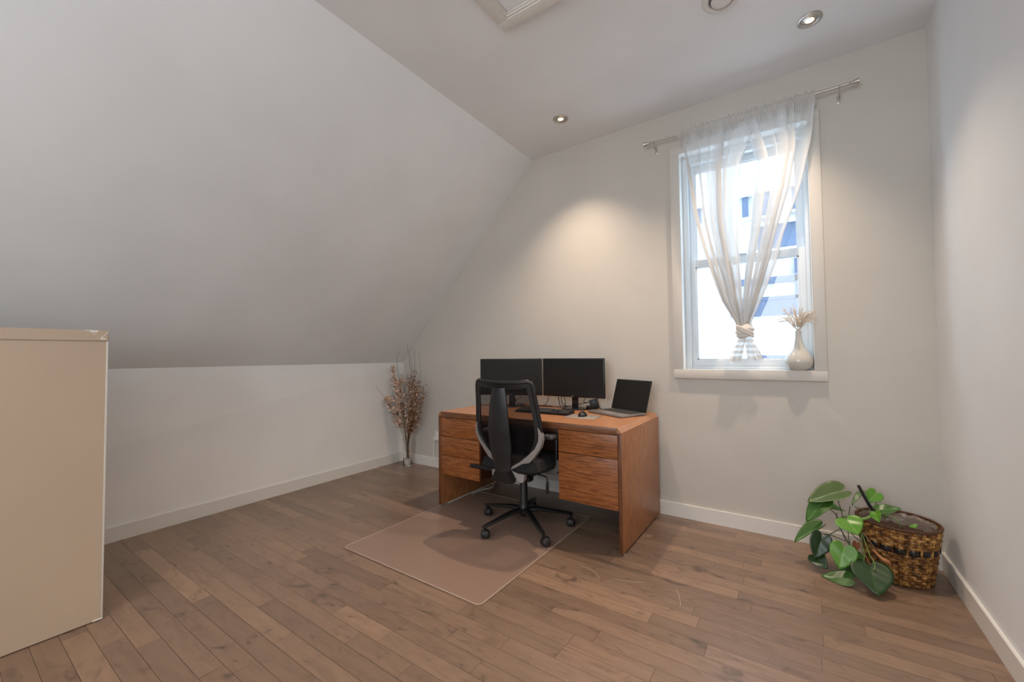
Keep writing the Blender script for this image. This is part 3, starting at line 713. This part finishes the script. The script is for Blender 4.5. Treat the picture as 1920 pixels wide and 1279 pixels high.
def dried(name, label, group, tip, bend, r, m, blobs=(), bn='pods'):
    P = clampx(stem_curve(tip, bend)); bm = NB(); tube(bm, P, [r*(1-.7*i/len(P)) for i in range(len(P))], 5)
    o = obj(name, bm, m); tag(o, label, 'dried stem', group)
    for (mt, n, size, lo, hi, spread, kind) in blobs:
        bm = NB()
        for _ in range(n):
            f = random.uniform(lo, hi); p = P[min(len(P)-1, int(f*len(P)))] + Vector([random.gauss(0, spread) for _ in range(3)])
            p.x = max(p.x, .02+max(0, p.z-1.05)); p.y = min(p.y, -.02); q_ = P[max(0, min(len(P)-1, int(f*len(P))-1))]
            tube(bm, [q_, p], .0006, 3, cap=False)
            if kind == 'pod':
                mtx = Matrix.Translation(p) @ Matrix.Diagonal((size, size, size*1.3, 1)); bmesh.ops.create_icosphere(bm, subdivisions=1, radius=1, matrix=mtx)
            else:
                for k in range(4):
                    d = Vector([random.gauss(0, 1) for _ in range(3)]).normalized(); e = d.orthogonal().normalized()
                    if random.random() < .5: e = d.cross(e)
                    s = size*random.uniform(.7, 1.3); f1 = d.cross(e)*s*.18
                    vv = [bm.verts.new(v) for v in (p, p+d*s*.6+e*s*.42, p+d*s+f1, p+d*s*.6-e*s*.42)]
                    bm.faces.new(vv)
        obj(bn, bm, mt, o)
    return o
xx = lambda x, y, Y=-.14: at(700+x/4.737, 630+y/4.737, 1, Y)
xl = lambda x, y, X=.06: at(700+x/4.737, 630+y/4.737, 0, X)
TWL = ['tallest bare dark twig standing in the middle of the dried bouquet', 'bare dark twig rising left above the pale blossoms', 'bare twig arching highest on the right side of the bouquet', 'second bare twig left of the arching right-hand twig', 'lone thin twig bending far left along the knee wall', 'bare twig just right of the tallest twig', 'short dark twig hidden among the pale blossoms', 'lowest bare twig leaning right toward the desk']
for ti, (tip, bend) in enumerate(((xx(300, 75, -.20), (.05, 0, .05)), (xl(195, 128, .13), (0, 0, .1)), (xx(408, 140, -.2), (.07, 0, 0)), (xx(368, 115, -.25), (.04, 0, .05)), (xl(15, 440, .04), (.05, .02, .05)), (xx(320, 110, -.1), (.06, 0, .05)), (xl(165, 470, .05), (0, 0, 0)), (xx(440, 470, -.2), (.02, 0, 0)))):
    dried('dried_twig', TWL[ti], 'bare twigs in the glass vase', tip, bend, .0030, TWIG)
for k in range(30):
    px = random.gauss(365, 50); py = random.uniform(300, 520)
    Y = random.uniform(-.30, -.06); tip = xx(min(max(px, 270), 470), py, Y)
    dried('dried_pod_stem', 'brown dried stem with tiny seed pods in the glass vase', 'seed pod stems in the glass vase', tip, (random.uniform(-.01, .03), 0, 0), .002, random.choice([STRAW, STRAW, TWIG]), [(PODM, 18, .0060, .42, .99, .013, 'pod'), (PINK, 5, .012, .4, .9, .013, 'petal')])
SPL = ['topmost pale pink blossom spray of the dried bouquet', 'second highest blossom spray, just below the topmost one', 'blossom spray in the upper middle of the bouquet', 'blossom spray nearest the brown pod stems, upper part', 'leftmost drooping blossom spray of the bouquet', 'lowest blossom spray on the left of the bouquet', 'short blossom spray in the centre of the bouquet']
for si, (px, py, X) in enumerate(((160, 265, .06), (180, 330, .07), (215, 400, .10), (235, 360, .09), (125, 550, .05), (190, 620, .08), (240, 470, .12))):
    tip = xl(px, py, X)
    dried('dried_blossom_spray', SPL[si], 'pale blossom sprays in the glass vase', tip, (.01, 0, 0), .002, STRAW, [(PINK, 26, .028, .60, .99, .018, 'petal'), (DKP, 4, .02, .6, .9, .014, 'petal'), (PODM, 5, .005, .5, .95, .02, 'pod')], 'petals')

# ================================================================== WHITE VASE WITH GRASS ON THE SILL
GX, GY, GZ = 3.716, .005, WZ0+.0012
CER = mat('cream_glazed_ceramic', (.60, .58, .53), .22); bsdf(CER).inputs['Coat Weight'].default_value = .4
bm = NB(); lathe(bm, [(0, 0), (.036, 0), (.050, .004), (.066, .020), (.075, .042), (.077, .060), (.073, .080), (.062, .104), (.045, .128), (.032, .150), (.024, .175), (.019, .205), (.017, .235), (.017, .249), (.015, .250), (.013, .246), (.014, .2), (.02, .17), (0, .14)], 48)
vz = obj('ceramic_vase', bm, CER, ang=60); vz.location = (GX, GY, GZ); tag(vz, 'round bellied cream ceramic vase with narrow neck on the window sill', 'vase')
PL = veil('pale_grass_plume', (.93, .86, .78, 1), 1.0, .55); 
random.seed(3)
for k in range(54):
    a = random.uniform(0, 2*pi); sp = random.uniform(.02, .145); hh = random.uniform(.08, .15)*(1-.25*sp/.12)
    if cos(a)*sp > .09: sp *= .75
    dy = sin(a)*sp*.45 - .03
    tip = Vector((GX+cos(a)*sp*(1.4 if cos(a) < 0 else 1.1), min(GY+dy, .055), GZ+.262+1.1*hh*(1 - .45*(sp/.125)**2)))
    base = Vector((GX+.006*cos(a), GY+.006*sin(a), GZ+.20)); mouth = Vector((GX+.009*cos(a), GY+.009*sin(a), GZ+.252))
    mid = mouth.lerp(tip, .5) + Vector((0, 0, .022*(.4+sp/.12)))
    P = smooth_path([base, mouth, mid, tip], 6); bm = NB(); tube(bm, P, .0006, 4)
    for i in range(8, len(P)):
        for j in range(7):
            d = (P[i]-P[i-1]).normalized()*.010 + Vector([random.gauss(0, 1) for _ in range(3)]).normalized()*.0075
            tube(bm, [P[i], P[i]+d], [.0009, .0003], 3, cap=False)
    o = obj('grass_plume', bm, PL); tag(o, 'feathery pale dried grass plume in the cream vase on the sill', 'dried grass', 'grass plumes in the cream vase')

# ================================================================== CURTAIN
RY, RZ = -.082, 2.757
rod = thing('curtain_rod', 'thin brushed metal curtain rod on two brackets above the window', 'curtain rod', (3.43, 0, RZ)); ro = Vector((3.43, 0, RZ))
bm = NB(); tube(bm, [(2.845, RY, RZ), (3.50, RY, RZ)], .0065, 14); tube(bm, [(3.49, RY, RZ), (4.0, RY, RZ+.003)], .0078, 14); obj('rod', bm, NICKEL, rod, off=ro)
for s, x in ((-1, 2.845), (1, 4.0)):
    bm = NB(); prof = [(.0, .0), (.009, 0), (.011, .006), (.007, .010), (.008, .014), (.017, .040), (.018, .046), (.014, .048), (0, .048)]
    rr_ = Matrix.Translation((x, RY, RZ+(.003 if s > 0 else 0))) @ Matrix.Rotation(s*pi/2, 4, 'Y'); lathe(bm, prof, 20, mtx=rr_); obj('finial', bm, NICKEL, rod, off=ro)
for x in (2.868, 3.958):
    bm = NB(); box(bm, x-.008, x+.008, -.003, 0, RZ-.062, RZ-.012, .001); tube(bm, smooth_path([(x, -.002, RZ-.03), (x, -.04, RZ-.032), (x, RY, RZ-.022), (x, RY-.004, RZ-.011)], 5), .004, 8)
    tube(bm, [(x, RY-.012, RZ+.002), (x, RY-.009, RZ-.007), (x, RY, RZ-.011), (x, RY+.009, RZ-.007), (x, RY+.012, RZ+.002)], .003, 6); lathe(bm, [(0, -.003), (.0035, -.003), (.0035, 0)], 10, mtx=Matrix.Translation((x, -.005, RZ-.05)) @ Matrix.Rotation(-pi/2, 4, 'X'))
    obj('bracket', bm, NICKEL, rod, off=ro)
SHEER = veil('white_sheer', (.90, .90, .89, 1), .47, .36)
SHEERD = veil('white_sheer_gathered', (.86, .83, .78, 1), .95, .22)
cur = thing('sheer_curtain', 'white sheer curtain gathered on the rod and knotted at the bottom', 'curtain', (3.43, RY, 1.14)); cuo = Vector((3.43, RY, 1.14))
KZ, KX = 1.324, 3.428
def edge(pts):
    T = [(p.z, p.x) for p in (at(x, y, 1, RY) for x, y in pts)]; return sorted(T)
LO = edge([(1279, 262), (1290, 330), (1303, 405), (1312, 440), (1334, 508), (1355, 564), (1379, 603), (1385, 618)])
LI = edge([(1420, 228), (1410, 262), (1393, 300), (1384, 400), (1386, 470), (1390, 540), (1393, 590), (1398, 618)])
RI = edge([(1402, 232), (1410, 262), (1424, 300), (1412, 440), (1402, 500), (1396, 560), (1395, 590), (1394, 618)])
RO = edge([(1527, 180), (1516, 247), (1495, 347), (1463, 440), (1451, 489), (1428, 552), (1408, 602), (1405, 618)])
def panel(name, E0, E1, seed, nf, y0off=0.0, pleats=()):
    random.seed(seed); bm = NB(); NU, NV = 150, 70; z0, z1 = KZ+.005, RZ-.006
    ph = [random.uniform(0, 2*pi) for _ in range(4)]
    rows = []
    for j in range(NV+1):
        t = j/NV; z = z1 + (z0-z1)*t; a, b = lerp_table(E0, z), lerp_table(E1, z); wd = abs(b-a); row = []
        amp = .019*min(1, wd/.16+.25)*(.35+.65*min(1, t*6))
        for i in range(NU+1):
            s = i/NU
            # bunch cloth into a few dense folds
            sw = s + .030*sin(2*pi*(3*s)+ph[0]) + .016*sin(2*pi*7*s+ph[1])
            fold = sin(2*pi*nf*s + ph[2] + .8*sin(2*pi*2*s+ph[3]) + .5*t)
            lat = cos(2*pi*nf*s + ph[2] + .8*sin(2*pi*2*s+ph[3]) + .5*t + .9)*wd/nf*(.42+.45*t*t)*min(1, t*5)
            x = a + (b-a)*min(1, max(0, sw)) + lat*(0 if s < .01 or s > .99 else 1)
            y_ = RY + y0off + amp*fold + .004*sin(23*s+9*t)
            if t > .9: y_ = y_*(1-(t-.9)*4) + (RY+y0off)*((t-.9)*4)
            row.append(bm.verts.new((x, min(y_, -.032), z)))
        rows.append(row)
    for j in range(NV):
        for i in range(NU): bm.faces.new((rows[j][i], rows[j][i+1], rows[j+1][i+1], rows[j+1][i]))
    # doubled pleats: extra plies lying on the cloth, wider towards the knot
    for (c_, w_) in pleats:
        for yo in (-.007, .006):
            rr_ = []
            for j in range(2, NV+1):
                t = j/NV; wd_ = w_+.20*t**2.5; s0, s1 = max(0, c_-wd_), min(1, c_+wd_*.8); row = []
                for i in range(9):
                    s_ = s0+(s1-s0)*i/8; k_ = s_*NU; i0 = min(NU-1, int(k_)); p = rows[j][i0].co.lerp(rows[j][i0+1].co, k_-i0)
                    row.append(bm.verts.new((p.x, min(p.y+yo, -.030), p.z)))
                rr_.append(row)
            for a_, b_ in zip(rr_, rr_[1:]):
                for i in range(8): bm.faces.new((a_[i], a_[i+1], b_[i+1], b_[i]))
    o = obj(name, bm, SHEER, cur, off=cuo, ang=180, flat=True); return o
panel('curtain_panel', LO, LI, 5, 6, .004, ((.03, .02), (.22, .045), (.52, .05), (.80, .05))); panel('curtain_panel', RI, RO, 9, 5, .0, ((.12, .04), (.55, .05), (.72, .06), (.985, .015)))
# gathered rod pocket and standing ruffle
bm = NB(); random.seed(2); NU = 420; x0, x1 = 3.045, 3.842
rows = []
for k, (dz, yo) in enumerate(((.040, 0), (.028, 0), (.014, -.002), (.009, -.010), (0, -.013), (-.009, -.011), (-.018, -.004), (-.03, 0), (-.05, 0), (-.075, 0))):
    row = []
    for i in range(NU+1):
        s = i/NU; f = sin(s*2*pi*58 + 2*sin(s*31)) ; top = noise.noise(Vector((s*60, 0, 0)))*.012 if k < 2 else 0
        am = .009 if k < 2 else (.003 if k < 7 else .009)
        row.append(bm.verts.new((x0+(x1-x0)*s + .003*sin(s*190+k), RY+yo+am*f*(1 if k < 2 or k > 6 else .7), RZ+dz+top-(.012 if k < 2 else 0)*abs(sin(s*47)))))
    rows.append(row)
for a, b in zip(rows, rows[1:]):
    for i in range(NU): bm.faces.new((a[i], a[i+1], b[i+1], b[i]))
obj('header_ruffle', bm, veil('white_sheer_header', (.82, .80, .77, 1), .55, .4), cur, off=cuo, ang=180, flat=True)
# knot : twisted cloth wound round itself
bm = NB(); rows = []; NA, NZ = 72, 40
for j in range(NZ+1):
    ph_ = pi*j/NZ; row = []
    for i in range(NA):
        a = 2*pi*i/NA; cz = cos(ph_); rr = max(sin(ph_), .02)**.62
        d = 1 + .075*sin(7*cz*1.2 + 2.0*a + .6) + .04*sin(17*cz + 3*a) + .03*sin(31*cz+2*a)
        row.append(bm.verts.new((KX + .053*rr*cos(a)*d, RY + .036*rr*sin(a)*d, KZ - .002 + .043*cz + .008*cos(a))))
    rows.append(row)
for a, b in zip(rows, rows[1:]):
    for i in range(NA): bm.faces.new((a[i], a[(i+1) % NA], b[(i+1) % NA], b[i]))
# the band that crosses over the front
P = smooth_path([(KX-.046, RY-.010, KZ+.036), (KX-.022, RY-.036, KZ+.026), (KX+.018, RY-.040, KZ+.004), (KX+.050, RY-.016, KZ-.018)], 6)
for o_ in (0, .011, .022): tube(bm, [p+Vector((0, 0, -o_)) for p in P], [.007]*len(P), 8)
obj('knot', bm, SHEERD, cur, off=cuo, ang=180)
def tail(x_, wtop, wbot, zb, slant, seed, dy):
    random.seed(seed); bm = NB(); rows = []; NV, NU = 26, 80
    for j in range(NV+1):
        t = j/NV; z = KZ-.034 + (zb-KZ+.034)*t; hw = wtop+(wbot-wtop)*t**.8; row = []
        for i in range(NU+1):
            s = -1+2*i/NU; f = sin(s*7+seed+t)*.65+sin(s*13+2*seed)*.35
            row.append(bm.verts.new((KX+x_+slant*t+s*hw+.004*t*cos(s*7+seed), min(-.031, RY+dy+(.004+.009*t)*f), z-.006*t*sin(s*5+seed))))
        rows.append(row)
    for a, b in zip(rows, rows[1:]):
        for i in range(NU): bm.faces.new((a[i], a[i+1], b[i+1], b[i]))
    o = obj('curtain_tail', bm, TAILM, cur, off=cuo, ang=180, flat=True); return o
TAILM = veil('striped_sheer_hem', (.80, .77, .72, 1), .9, .16)
# woven bands across the tails
_mx = [n for n in TAILM.node_tree.nodes if n.type == 'MIX_SHADER'][-1]
_tc = N(TAILM, 'ShaderNodeTexCoord'); _sp = N(TAILM, 'ShaderNodeSeparateXYZ'); L(TAILM, _tc.outputs['Object'], _sp.inputs[0])
_ml = N(TAILM, 'ShaderNodeMath', operation='MULTIPLY'); _ml.inputs[1].default_value = 170; L(TAILM, _sp.outputs[2], _ml.inputs[0])
_sn = N(TAILM, 'ShaderNodeMath', operation='SINE'); L(TAILM, _ml.outputs[0], _sn.inputs[0])
_mr = N(TAILM, 'ShaderNodeMapRange'); _mr.inputs[1].default_value = -.3; _mr.inputs[2].default_value = .3; _mr.inputs[3].default_value = .78; _mr.inputs[4].default_value = .95
L(TAILM, _sn.outputs[0], _mr.inputs[0]); L(TAILM, _mr.outputs[0], _mx.inputs[0])
tail(-.012, .020, .036, 1.124, -.045, 3, -.004); tail(.014, .018, .050, 1.138, .044, 8, .006)

# ================================================================== BASKET AND PLANT
BX, BY = 4.118, -.208
bk = thing('wicker_basket', 'brown woven wicker basket with a black band in the right corner', 'basket', (BX, BY, 0))
BHH = .292
def brad(z): return .124 + (.166-.124)*(z/BHH)**.9
def bpt(a, r_, z): return (r_*1.0*cos(a), r_*.98*sin(a), z)
WIC = mat('wicker', (.3, .17, .06), .42)
tc = N(WIC, 'ShaderNodeTexCoord'); nn = N(WIC, 'ShaderNodeTexNoise'); nn.inputs['Scale'].default_value = 38; L(WIC, tc.outputs['Object'], nn.inputs['Vector'])
rp = ramp(WIC, [(0.3, srgb(56, 28, 10)), (.5, srgb(128, 84, 36)), (.66, srgb(196, 150, 84))]); L(WIC, nn.outputs['Fac'], rp.inputs['Fac']); L(WIC, rp.outputs[0], bsdf(WIC).inputs['Base Color'])
WICD = mat('dark_wicker', srgb(84, 50, 30), .55); BAND = mat('black_lacquer_weave', (.012, .010, .010), .2)
NS = 34; NR = 19
def ring(bm, z, par, hh, th):
    rows = []
    for i in range(NS*6):
        a = 2*pi*i/(NS*6); r_ = brad(z) + .0058*cos(NS/2*a*1 + pi*par)
        c, s = cos(a), sin(a)
        rows.append([bm.verts.new(bpt(a, r_+o_, z+q_)) for o_, q_ in ((th, -hh*.35), (th, hh*.35), (0, hh*.5), (-th, hh*.35), (-th, -hh*.35), (0, -hh*.5))])
    n = len(rows)
    for i in range(n):
        A_, B_ = rows[i], rows[(i+1) % n]
        for k in range(6): bm.faces.new((A_[k], A_[(k+1) % 6], B_[(k+1) % 6], B_[k]))
bm, bb = NB(), NB()
for r_ in range(NR):
    z = .012 + r_*(BHH-.028)/(NR-1)
    if r_ == 12: continue
    if r_ == 11: ring(bb, z+.0075, 1, .031, .0030)
    else: ring(bm, z, r_ % 2, .0150, .0020)
obj('woven_wall', bm, WIC, bk, ang=60); o = obj('black_band', bb, BAND, bk, ang=60); o['label'] = 'glossy black woven band'
bm = NB()
for i in range(NS):
    a = 2*pi*i/NS; tube(bm, [bpt(a, brad(z)+.0005, z) for z in (.004, .1, .2, BHH-.005)], .0032, 6, flat=1.4)
obj('stakes', bm, WIC, bk)
bm = NB()
for ph in (0, 2*pi/3, 4*pi/3):
    P = [bpt(2*pi*i/240, brad(BHH)+.0045*cos(26*2*pi*i/240+ph), BHH-.002+.0045*sin(26*2*pi*i/240+ph)) for i in range(241)]; tube(bm, P, .0034, 6, cap=False)
obj('braided_rim', bm, WICD, bk, ang=60)
bm = NB(); lathe(bm, [(0, .003), (.118, .003), (.120, .012), (.121, .014)], 40); lathe(bm, [(.118, .01), (brad(BHH)-.014, BHH-.02)], 40); obj('lining', bm, WICD, bk)
# raffia handle hanging on the front left
bm = NB(); hp = [at(1460+x/4.9206, 880+y/4.9206, 1, BY-.165+o_) for x, y, o_ in ((872, 740, .02), (905, 775, .0), (950, 815, -.012), (1000, 838, -.012), (1020, 862, -.002))]
hp = [p - Vector((BX, BY, 0)) for p in hp]
for k in range(2): tube(bm, smooth_path([p+Vector((.003*k, -.003*k, -.007*k)) for p in hp], 5), .0045, 7)
o = obj('handle', bm, mat('raffia', srgb(190, 130, 80), .7), bk); o['label'] = 'pale raffia handle'
# soil and plastic liner
bm = NB(); n = 40; rs = 12; rows = []
for j in range(rs+1):
    rows.append([bm.verts.new(bpt(2*pi*i/n, max(.001, .140*j/rs), .232 + .014*noise.noise(Vector((j*.7*cos(2*pi*i/n), j*.7*sin(2*pi*i/n), 3))))) for i in range(n)])
for j in range(rs):
    for i in range(n): bm.faces.new((rows[j][i], rows[j][(i+1) % n], rows[j+1][(i+1) % n], rows[j+1][i]))
o = obj('potting_soil', bm, paint('soil_brown', srgb(66, 48, 36), bump=.8, scale=70, rough=.95, mottle=.3)); o.location = (BX, BY, 0); tag(o, 'dark potting soil inside the wicker basket', 'soil', kind='stuff')
bm = NB(); rows = []
for j in range(7):
    rows.append([bm.verts.new(bpt(2*pi*i/90, .142+.012*j/6 + .006*noise.noise(Vector((i*.5, j*.6, 1))), .228+.060*j/6+.008*noise.noise(Vector((i*.4, j*.3, 7))))) for i in range(90)])
for a, b in zip(rows, rows[1:]):
    for i in range(90): bm.faces.new((a[i], a[(i+1) % 90], b[(i+1) % 90], b[i]))
LIN = mat('crinkled_clear_film', (.55, .50, .46), .12); bsdf(LIN).inputs['Alpha'].default_value = .35
o = obj('plastic_liner', bm, LIN, ang=20); o.location = (BX, BY, 0); tag(o, 'crinkled clear plastic liner inside the wicker basket', 'liner')

Z6 = lambda x, y: (1460+x/4.9206, 880+y/4.9206)
def pp(x, y, Y): return at(*Z6(x, y), 1, Y)
plant = thing('trailing_philodendron', 'green heart leaf trailing plant spilling left out of the wicker basket', 'plant', (BX, BY, .235)); po = Vector((BX, BY, .235))
def leafmat(name, c1, c2):
    m = mat(name, c1, .32); tc = N(m, 'ShaderNodeUVMap', uv_map='leaf'); sp = N(m, 'ShaderNodeSeparateXYZ'); L(m, tc.outputs[0], sp.inputs[0])
    ab = N(m, 'ShaderNodeMath', operation='ABSOLUTE'); L(m, sp.outputs[0], ab.inputs[0])
    # side veins: sin of (v - |u|)
    d = N(m, 'ShaderNodeMath', operation='SUBTRACT'); L(m, sp.outputs[1], d.inputs[0]); L(m, ab.outputs[0], d.inputs[1])
    s = N(m, 'ShaderNodeMath', operation='MULTIPLY'); s.inputs[1].default_value = 42; L(m, d.outputs[0], s.inputs[0])
    sn = N(m, 'ShaderNodeMath', operation='SINE'); L(m, s.outputs[0], sn.inputs[0])
    g1 = N(m, 'ShaderNodeMapRange'); g1.inputs[1].default_value = .90; g1.inputs[2].default_value = 1.0; g1.inputs[3].default_value = 0; g1.inputs[4].default_value = .35; L(m, sn.outputs[0], g1.inputs[0])
    g2 = N(m, 'ShaderNodeMapRange'); g2.inputs[1].default_value = .010; g2.inputs[2].default_value = .022; g2.inputs[3].default_value = .9; g2.inputs[4].default_value = 0; L(m, ab.outputs[0], g2.inputs[0])
    mxx = N(m, 'ShaderNodeMath', operation='MAXIMUM'); L(m, g1.outputs[0], mxx.inputs[0]); L(m, g2.outputs[0], mxx.inputs[1])
    mix = N(m, 'ShaderNodeMix', data_type='RGBA'); mix.inputs[6].default_value = c1; mix.inputs[7].default_value = c2
    L(m, mxx.outputs[0], mix.inputs[0]); L(m, mix.outputs[2], bsdf(m).inputs['Base Color'])
    bsdf(m).inputs['Subsurface Weight'].default_value = 0.0
    return m
LG = leafmat('bright_leaf', srgb(86, 138, 40), srgb(134, 178, 88)); LM = leafmat('mid_leaf', srgb(56, 96, 34), srgb(88, 130, 62)); LD = leafmat('dark_leaf', srgb(24, 56, 18), srgb(46, 82, 34)); LU = leafmat('grey_green_leaf', srgb(76, 98, 52), srgb(104, 126, 76))
HEART = [(0, 1.0), (8, .90), (18, .77), (32, .67), (50, .60), (70, .555), (90, .53), (110, .51), (130, .48), (148, .43), (162, .34), (172, .20), (180, .05)]
def leaf(base, tip, width, nrm, m, fold=.18, droop=.12, label=None, curl=0.0):
    base, tip = Vector(base), Vector(tip); v = tip-base; Ln = v.length; v.normalize()
    nrm = Vector(nrm); nrm = (nrm - v*nrm.dot(v)).normalized(); u_ = v.cross(nrm)
    bm = NB(); uvl_ = bm.loops.layers.uv.new('leaf'); rows = []; KR, KT = 8, 48
    c = bm.verts.new((0, 0, 0)); uvm = {c: (0, 0)}
    for k in range(1, KR+1):
        row = []
        for t in range(KT):
            th = 360*t/KT; th2 = th if th <= 180 else 360-th; r_ = lerp_table(HEART, th2)*k/KR
            X = r_*sin(radians(th))*width/Ln/1.06; Yv = r_*cos(radians(th))
            zz = fold*abs(X) - droop*Yv*abs(Yv) - curl*X*X*4 + .012*sin(9*Yv+6*X)
            vv = bm.verts.new((X*Ln, Yv*Ln, zz*Ln)); uvm[vv] = (X, Yv); row.append(vv)
        rows.append(row)
    for t in range(KT): bm.faces.new((c, rows[0][t], rows[0][(t+1) % KT]))
    for a, b in zip(rows, rows[1:]):
        for t in range(KT): bm.faces.new((a[t], b[t], b[(t+1) % KT], a[(t+1) % KT]))
    for f in bm.faces:
        for l in f.loops: l[uvl_].uv = uvm[l.vert]
    Mx = Matrix((u_, v, nrm)).transposed().to_4x4(); Mx.translation = base - po
    # keep every point off the floor
    for vv in bm.verts:
        vv.co = Mx @ vv.co; vv.co.z = max(vv.co.z, .0035-po.z)
    o = obj('leaf', bm, m, plant, ang=180, flat=True)
    md = o.modifiers.new('thick', 'SOLIDIFY'); md.thickness = .0006
    if label: o['label'] = label
    return o
toC = lambda p: (CAM-Vector(p)).normalized()
def lf(bx_, by_, tx, ty, Yb, Yt, width, nx, ny, nz, m, **k):
    b_, t_ = pp(bx_, by_, Yb), pp(tx, ty, Yt); return leaf(b_, t_, width, (nx, ny, nz), m, **k)
lf(535, 215, 262, 285, -.30, -.36, .125, -.1, -.55, .75, LU, fold=.35, label='large grey green leaf held highest')
lf(405, 315, 245, 475, -.34, -.40, .100, -.45, -.75, .45, LM, fold=.25)
lf(455, 358, 622, 388, -.27, -.24, .075, 0, -.25, .95, LM, fold=.5, droop=.05)
lf(350, 548, 132, 660, -.30, -.36, .085, -.2, -.25, .9, LM, fold=.6)
lf(392, 650, 335, 832, -.36, -.40, .098, .1, -1, .15, LD, droop=.08)
lf(345, 812, 450, 915, -.37, -.41, .085, -.3, -.6, .7, LD, fold=.25)
lf(600, 745, 563, 925, -.43, -.47, .115, 0, -.9, .45, LG, fold=.12, label='bright green heart shaped leaf low in front')
lf(640, 482, 738, 602, -.40, -.45, .125, .1, -.7, .7, LG, fold=.12)
lf(895, 410, 925, 490, -.36, -.39, .050, -.5, -.8, .2, LG)
lf(888, 232, 820, 305, -.17, -.20, .075, 0, -.95, .3, LG)
lf(775, 240, 665, 328, -.20, -.24, .05, -.5, -.1, .8, LM, fold=.6)
lf(945, 375, 1132, 365, -.22, -.20, .065, 0, -.55, .85, LM, droop=.0)
lf(622, 1010, 385, 980, -.46, -.44, .085, 0, -.55, .8, LM, fold=.1, droop=.05)
lf(850, 925, 925, 1168, -.46, -.56, .165, .1, -.75, .6, LD, fold=.06, droop=.03, label='largest dark leaf resting on the floor')
lf(690, 790, 700, 920, -.40, -.43, .085, .4, -.8, .2, LM)
lf(620, 880, 628, 1010, -.41, -.44, .07, -.4, -.9, .2, LD)
lf(715, 690, 700, 760, -.33, -.35, .035, .2, -.9, .2, mat('withered_brown_leaf', srgb(120, 72, 40), .7), label='withered brown leaf')
lf(1240, 520, 1265, 545, -.26, -.27, .04, 0, -.6, .7, LG)
STG = mat('green_stem', srgb(110, 140, 70), .5); STD = mat('dark_green_stem', srgb(62, 74, 44), .5)
def stm(pts, r_, m):
    bm = NB(); P = smooth_path([pp(*p) for p in pts], 6)
    for p in P: p.z = max(p.z, .006)
    tube(bm, P, r_, 7); obj('stem', bm, m, plant, off=po)
stm([(1000, 440, -.2), (900, 400, -.30), (830, 445, -.36), (760, 462, -.38), (690, 455, -.37), (610, 440, -.34), (560, 460, -.32)], [.0065]*20+[.005]*17, STG)
for pts in ([(540, 262, -.29), (560, 330, -.28), (582, 400, -.28), (585, 440, -.32)], [(440, 330, -.33), (520, 410, -.31), (560, 460, -.32)], [(535, 400, -.3), (540, 500, -.31), (600, 600, -.35), (650, 680, -.38)],
            [(330, 592, -.30), (450, 600, -.32), (560, 640, -.35), (660, 680, -.38)], [(418, 645, -.36), (500, 585, -.36), (585, 548, -.36), (640, 560, -.36)], [(580, 560, -.33), (610, 640, -.36), (670, 720, -.38), (690, 760, -.39)],
            [(640, 560, -.36), (650, 650, -.38), (680, 760, -.39), (690, 790, -.40)], [(660, 340, -.26), (650, 400, -.28), (655, 440, -.33)], [(880, 270, -.18), (905, 330, -.19), (930, 400, -.22)], [(775, 240, -.20), (800, 290, -.21), (850, 380, -.25), (900, 430, -.27)],
            [(700, 345, -.24), (760, 370, -.26), (840, 400, -.27), (930, 440, -.26)], [(640, 560, -.37), (700, 620, -.37), (760, 660, -.37), (790, 560, -.37), (760, 480, -.38)]):
    stm(pts, .0022, STD)
for pts in ([(770, 590, -.39), (800, 680, -.42), (840, 790, -.44), (885, 870, -.46), (878, 935, -.47)], [(760, 600, -.39), (770, 700, -.40), (790, 780, -.42), (780, 880, -.43)], [(960, 440, -.24), (1030, 430, -.27), (1090, 470, -.3), (1130, 530, -.3)]):
    stm(pts, .0024, STG)
for pts in ([(780, 580, -.39), (850, 680, -.42), (905, 745, -.41)], [(590, 700, -.38), (620, 680, -.38), (560, 745, -.40)], [(700, 760, -.40), (760, 740, -.4), (800, 800, -.42), (850, 900, -.44)]):
    stm(pts, .0012, mat('pale_root', srgb(170, 140, 110), .7))
bm = NB(); tube(bm, [pp(735, 150, -.26), pp(800, 270, -.24), pp(885, 405, -.215), pp(930, 480, -.20)], [.0075, .0075, .007, .006], 12)
o = obj('plant_stake', bm, mat('black_stake', (.02, .02, .025), .4)); tag(o, 'leaning black stake stuck in the basket beside the plant', 'stake')
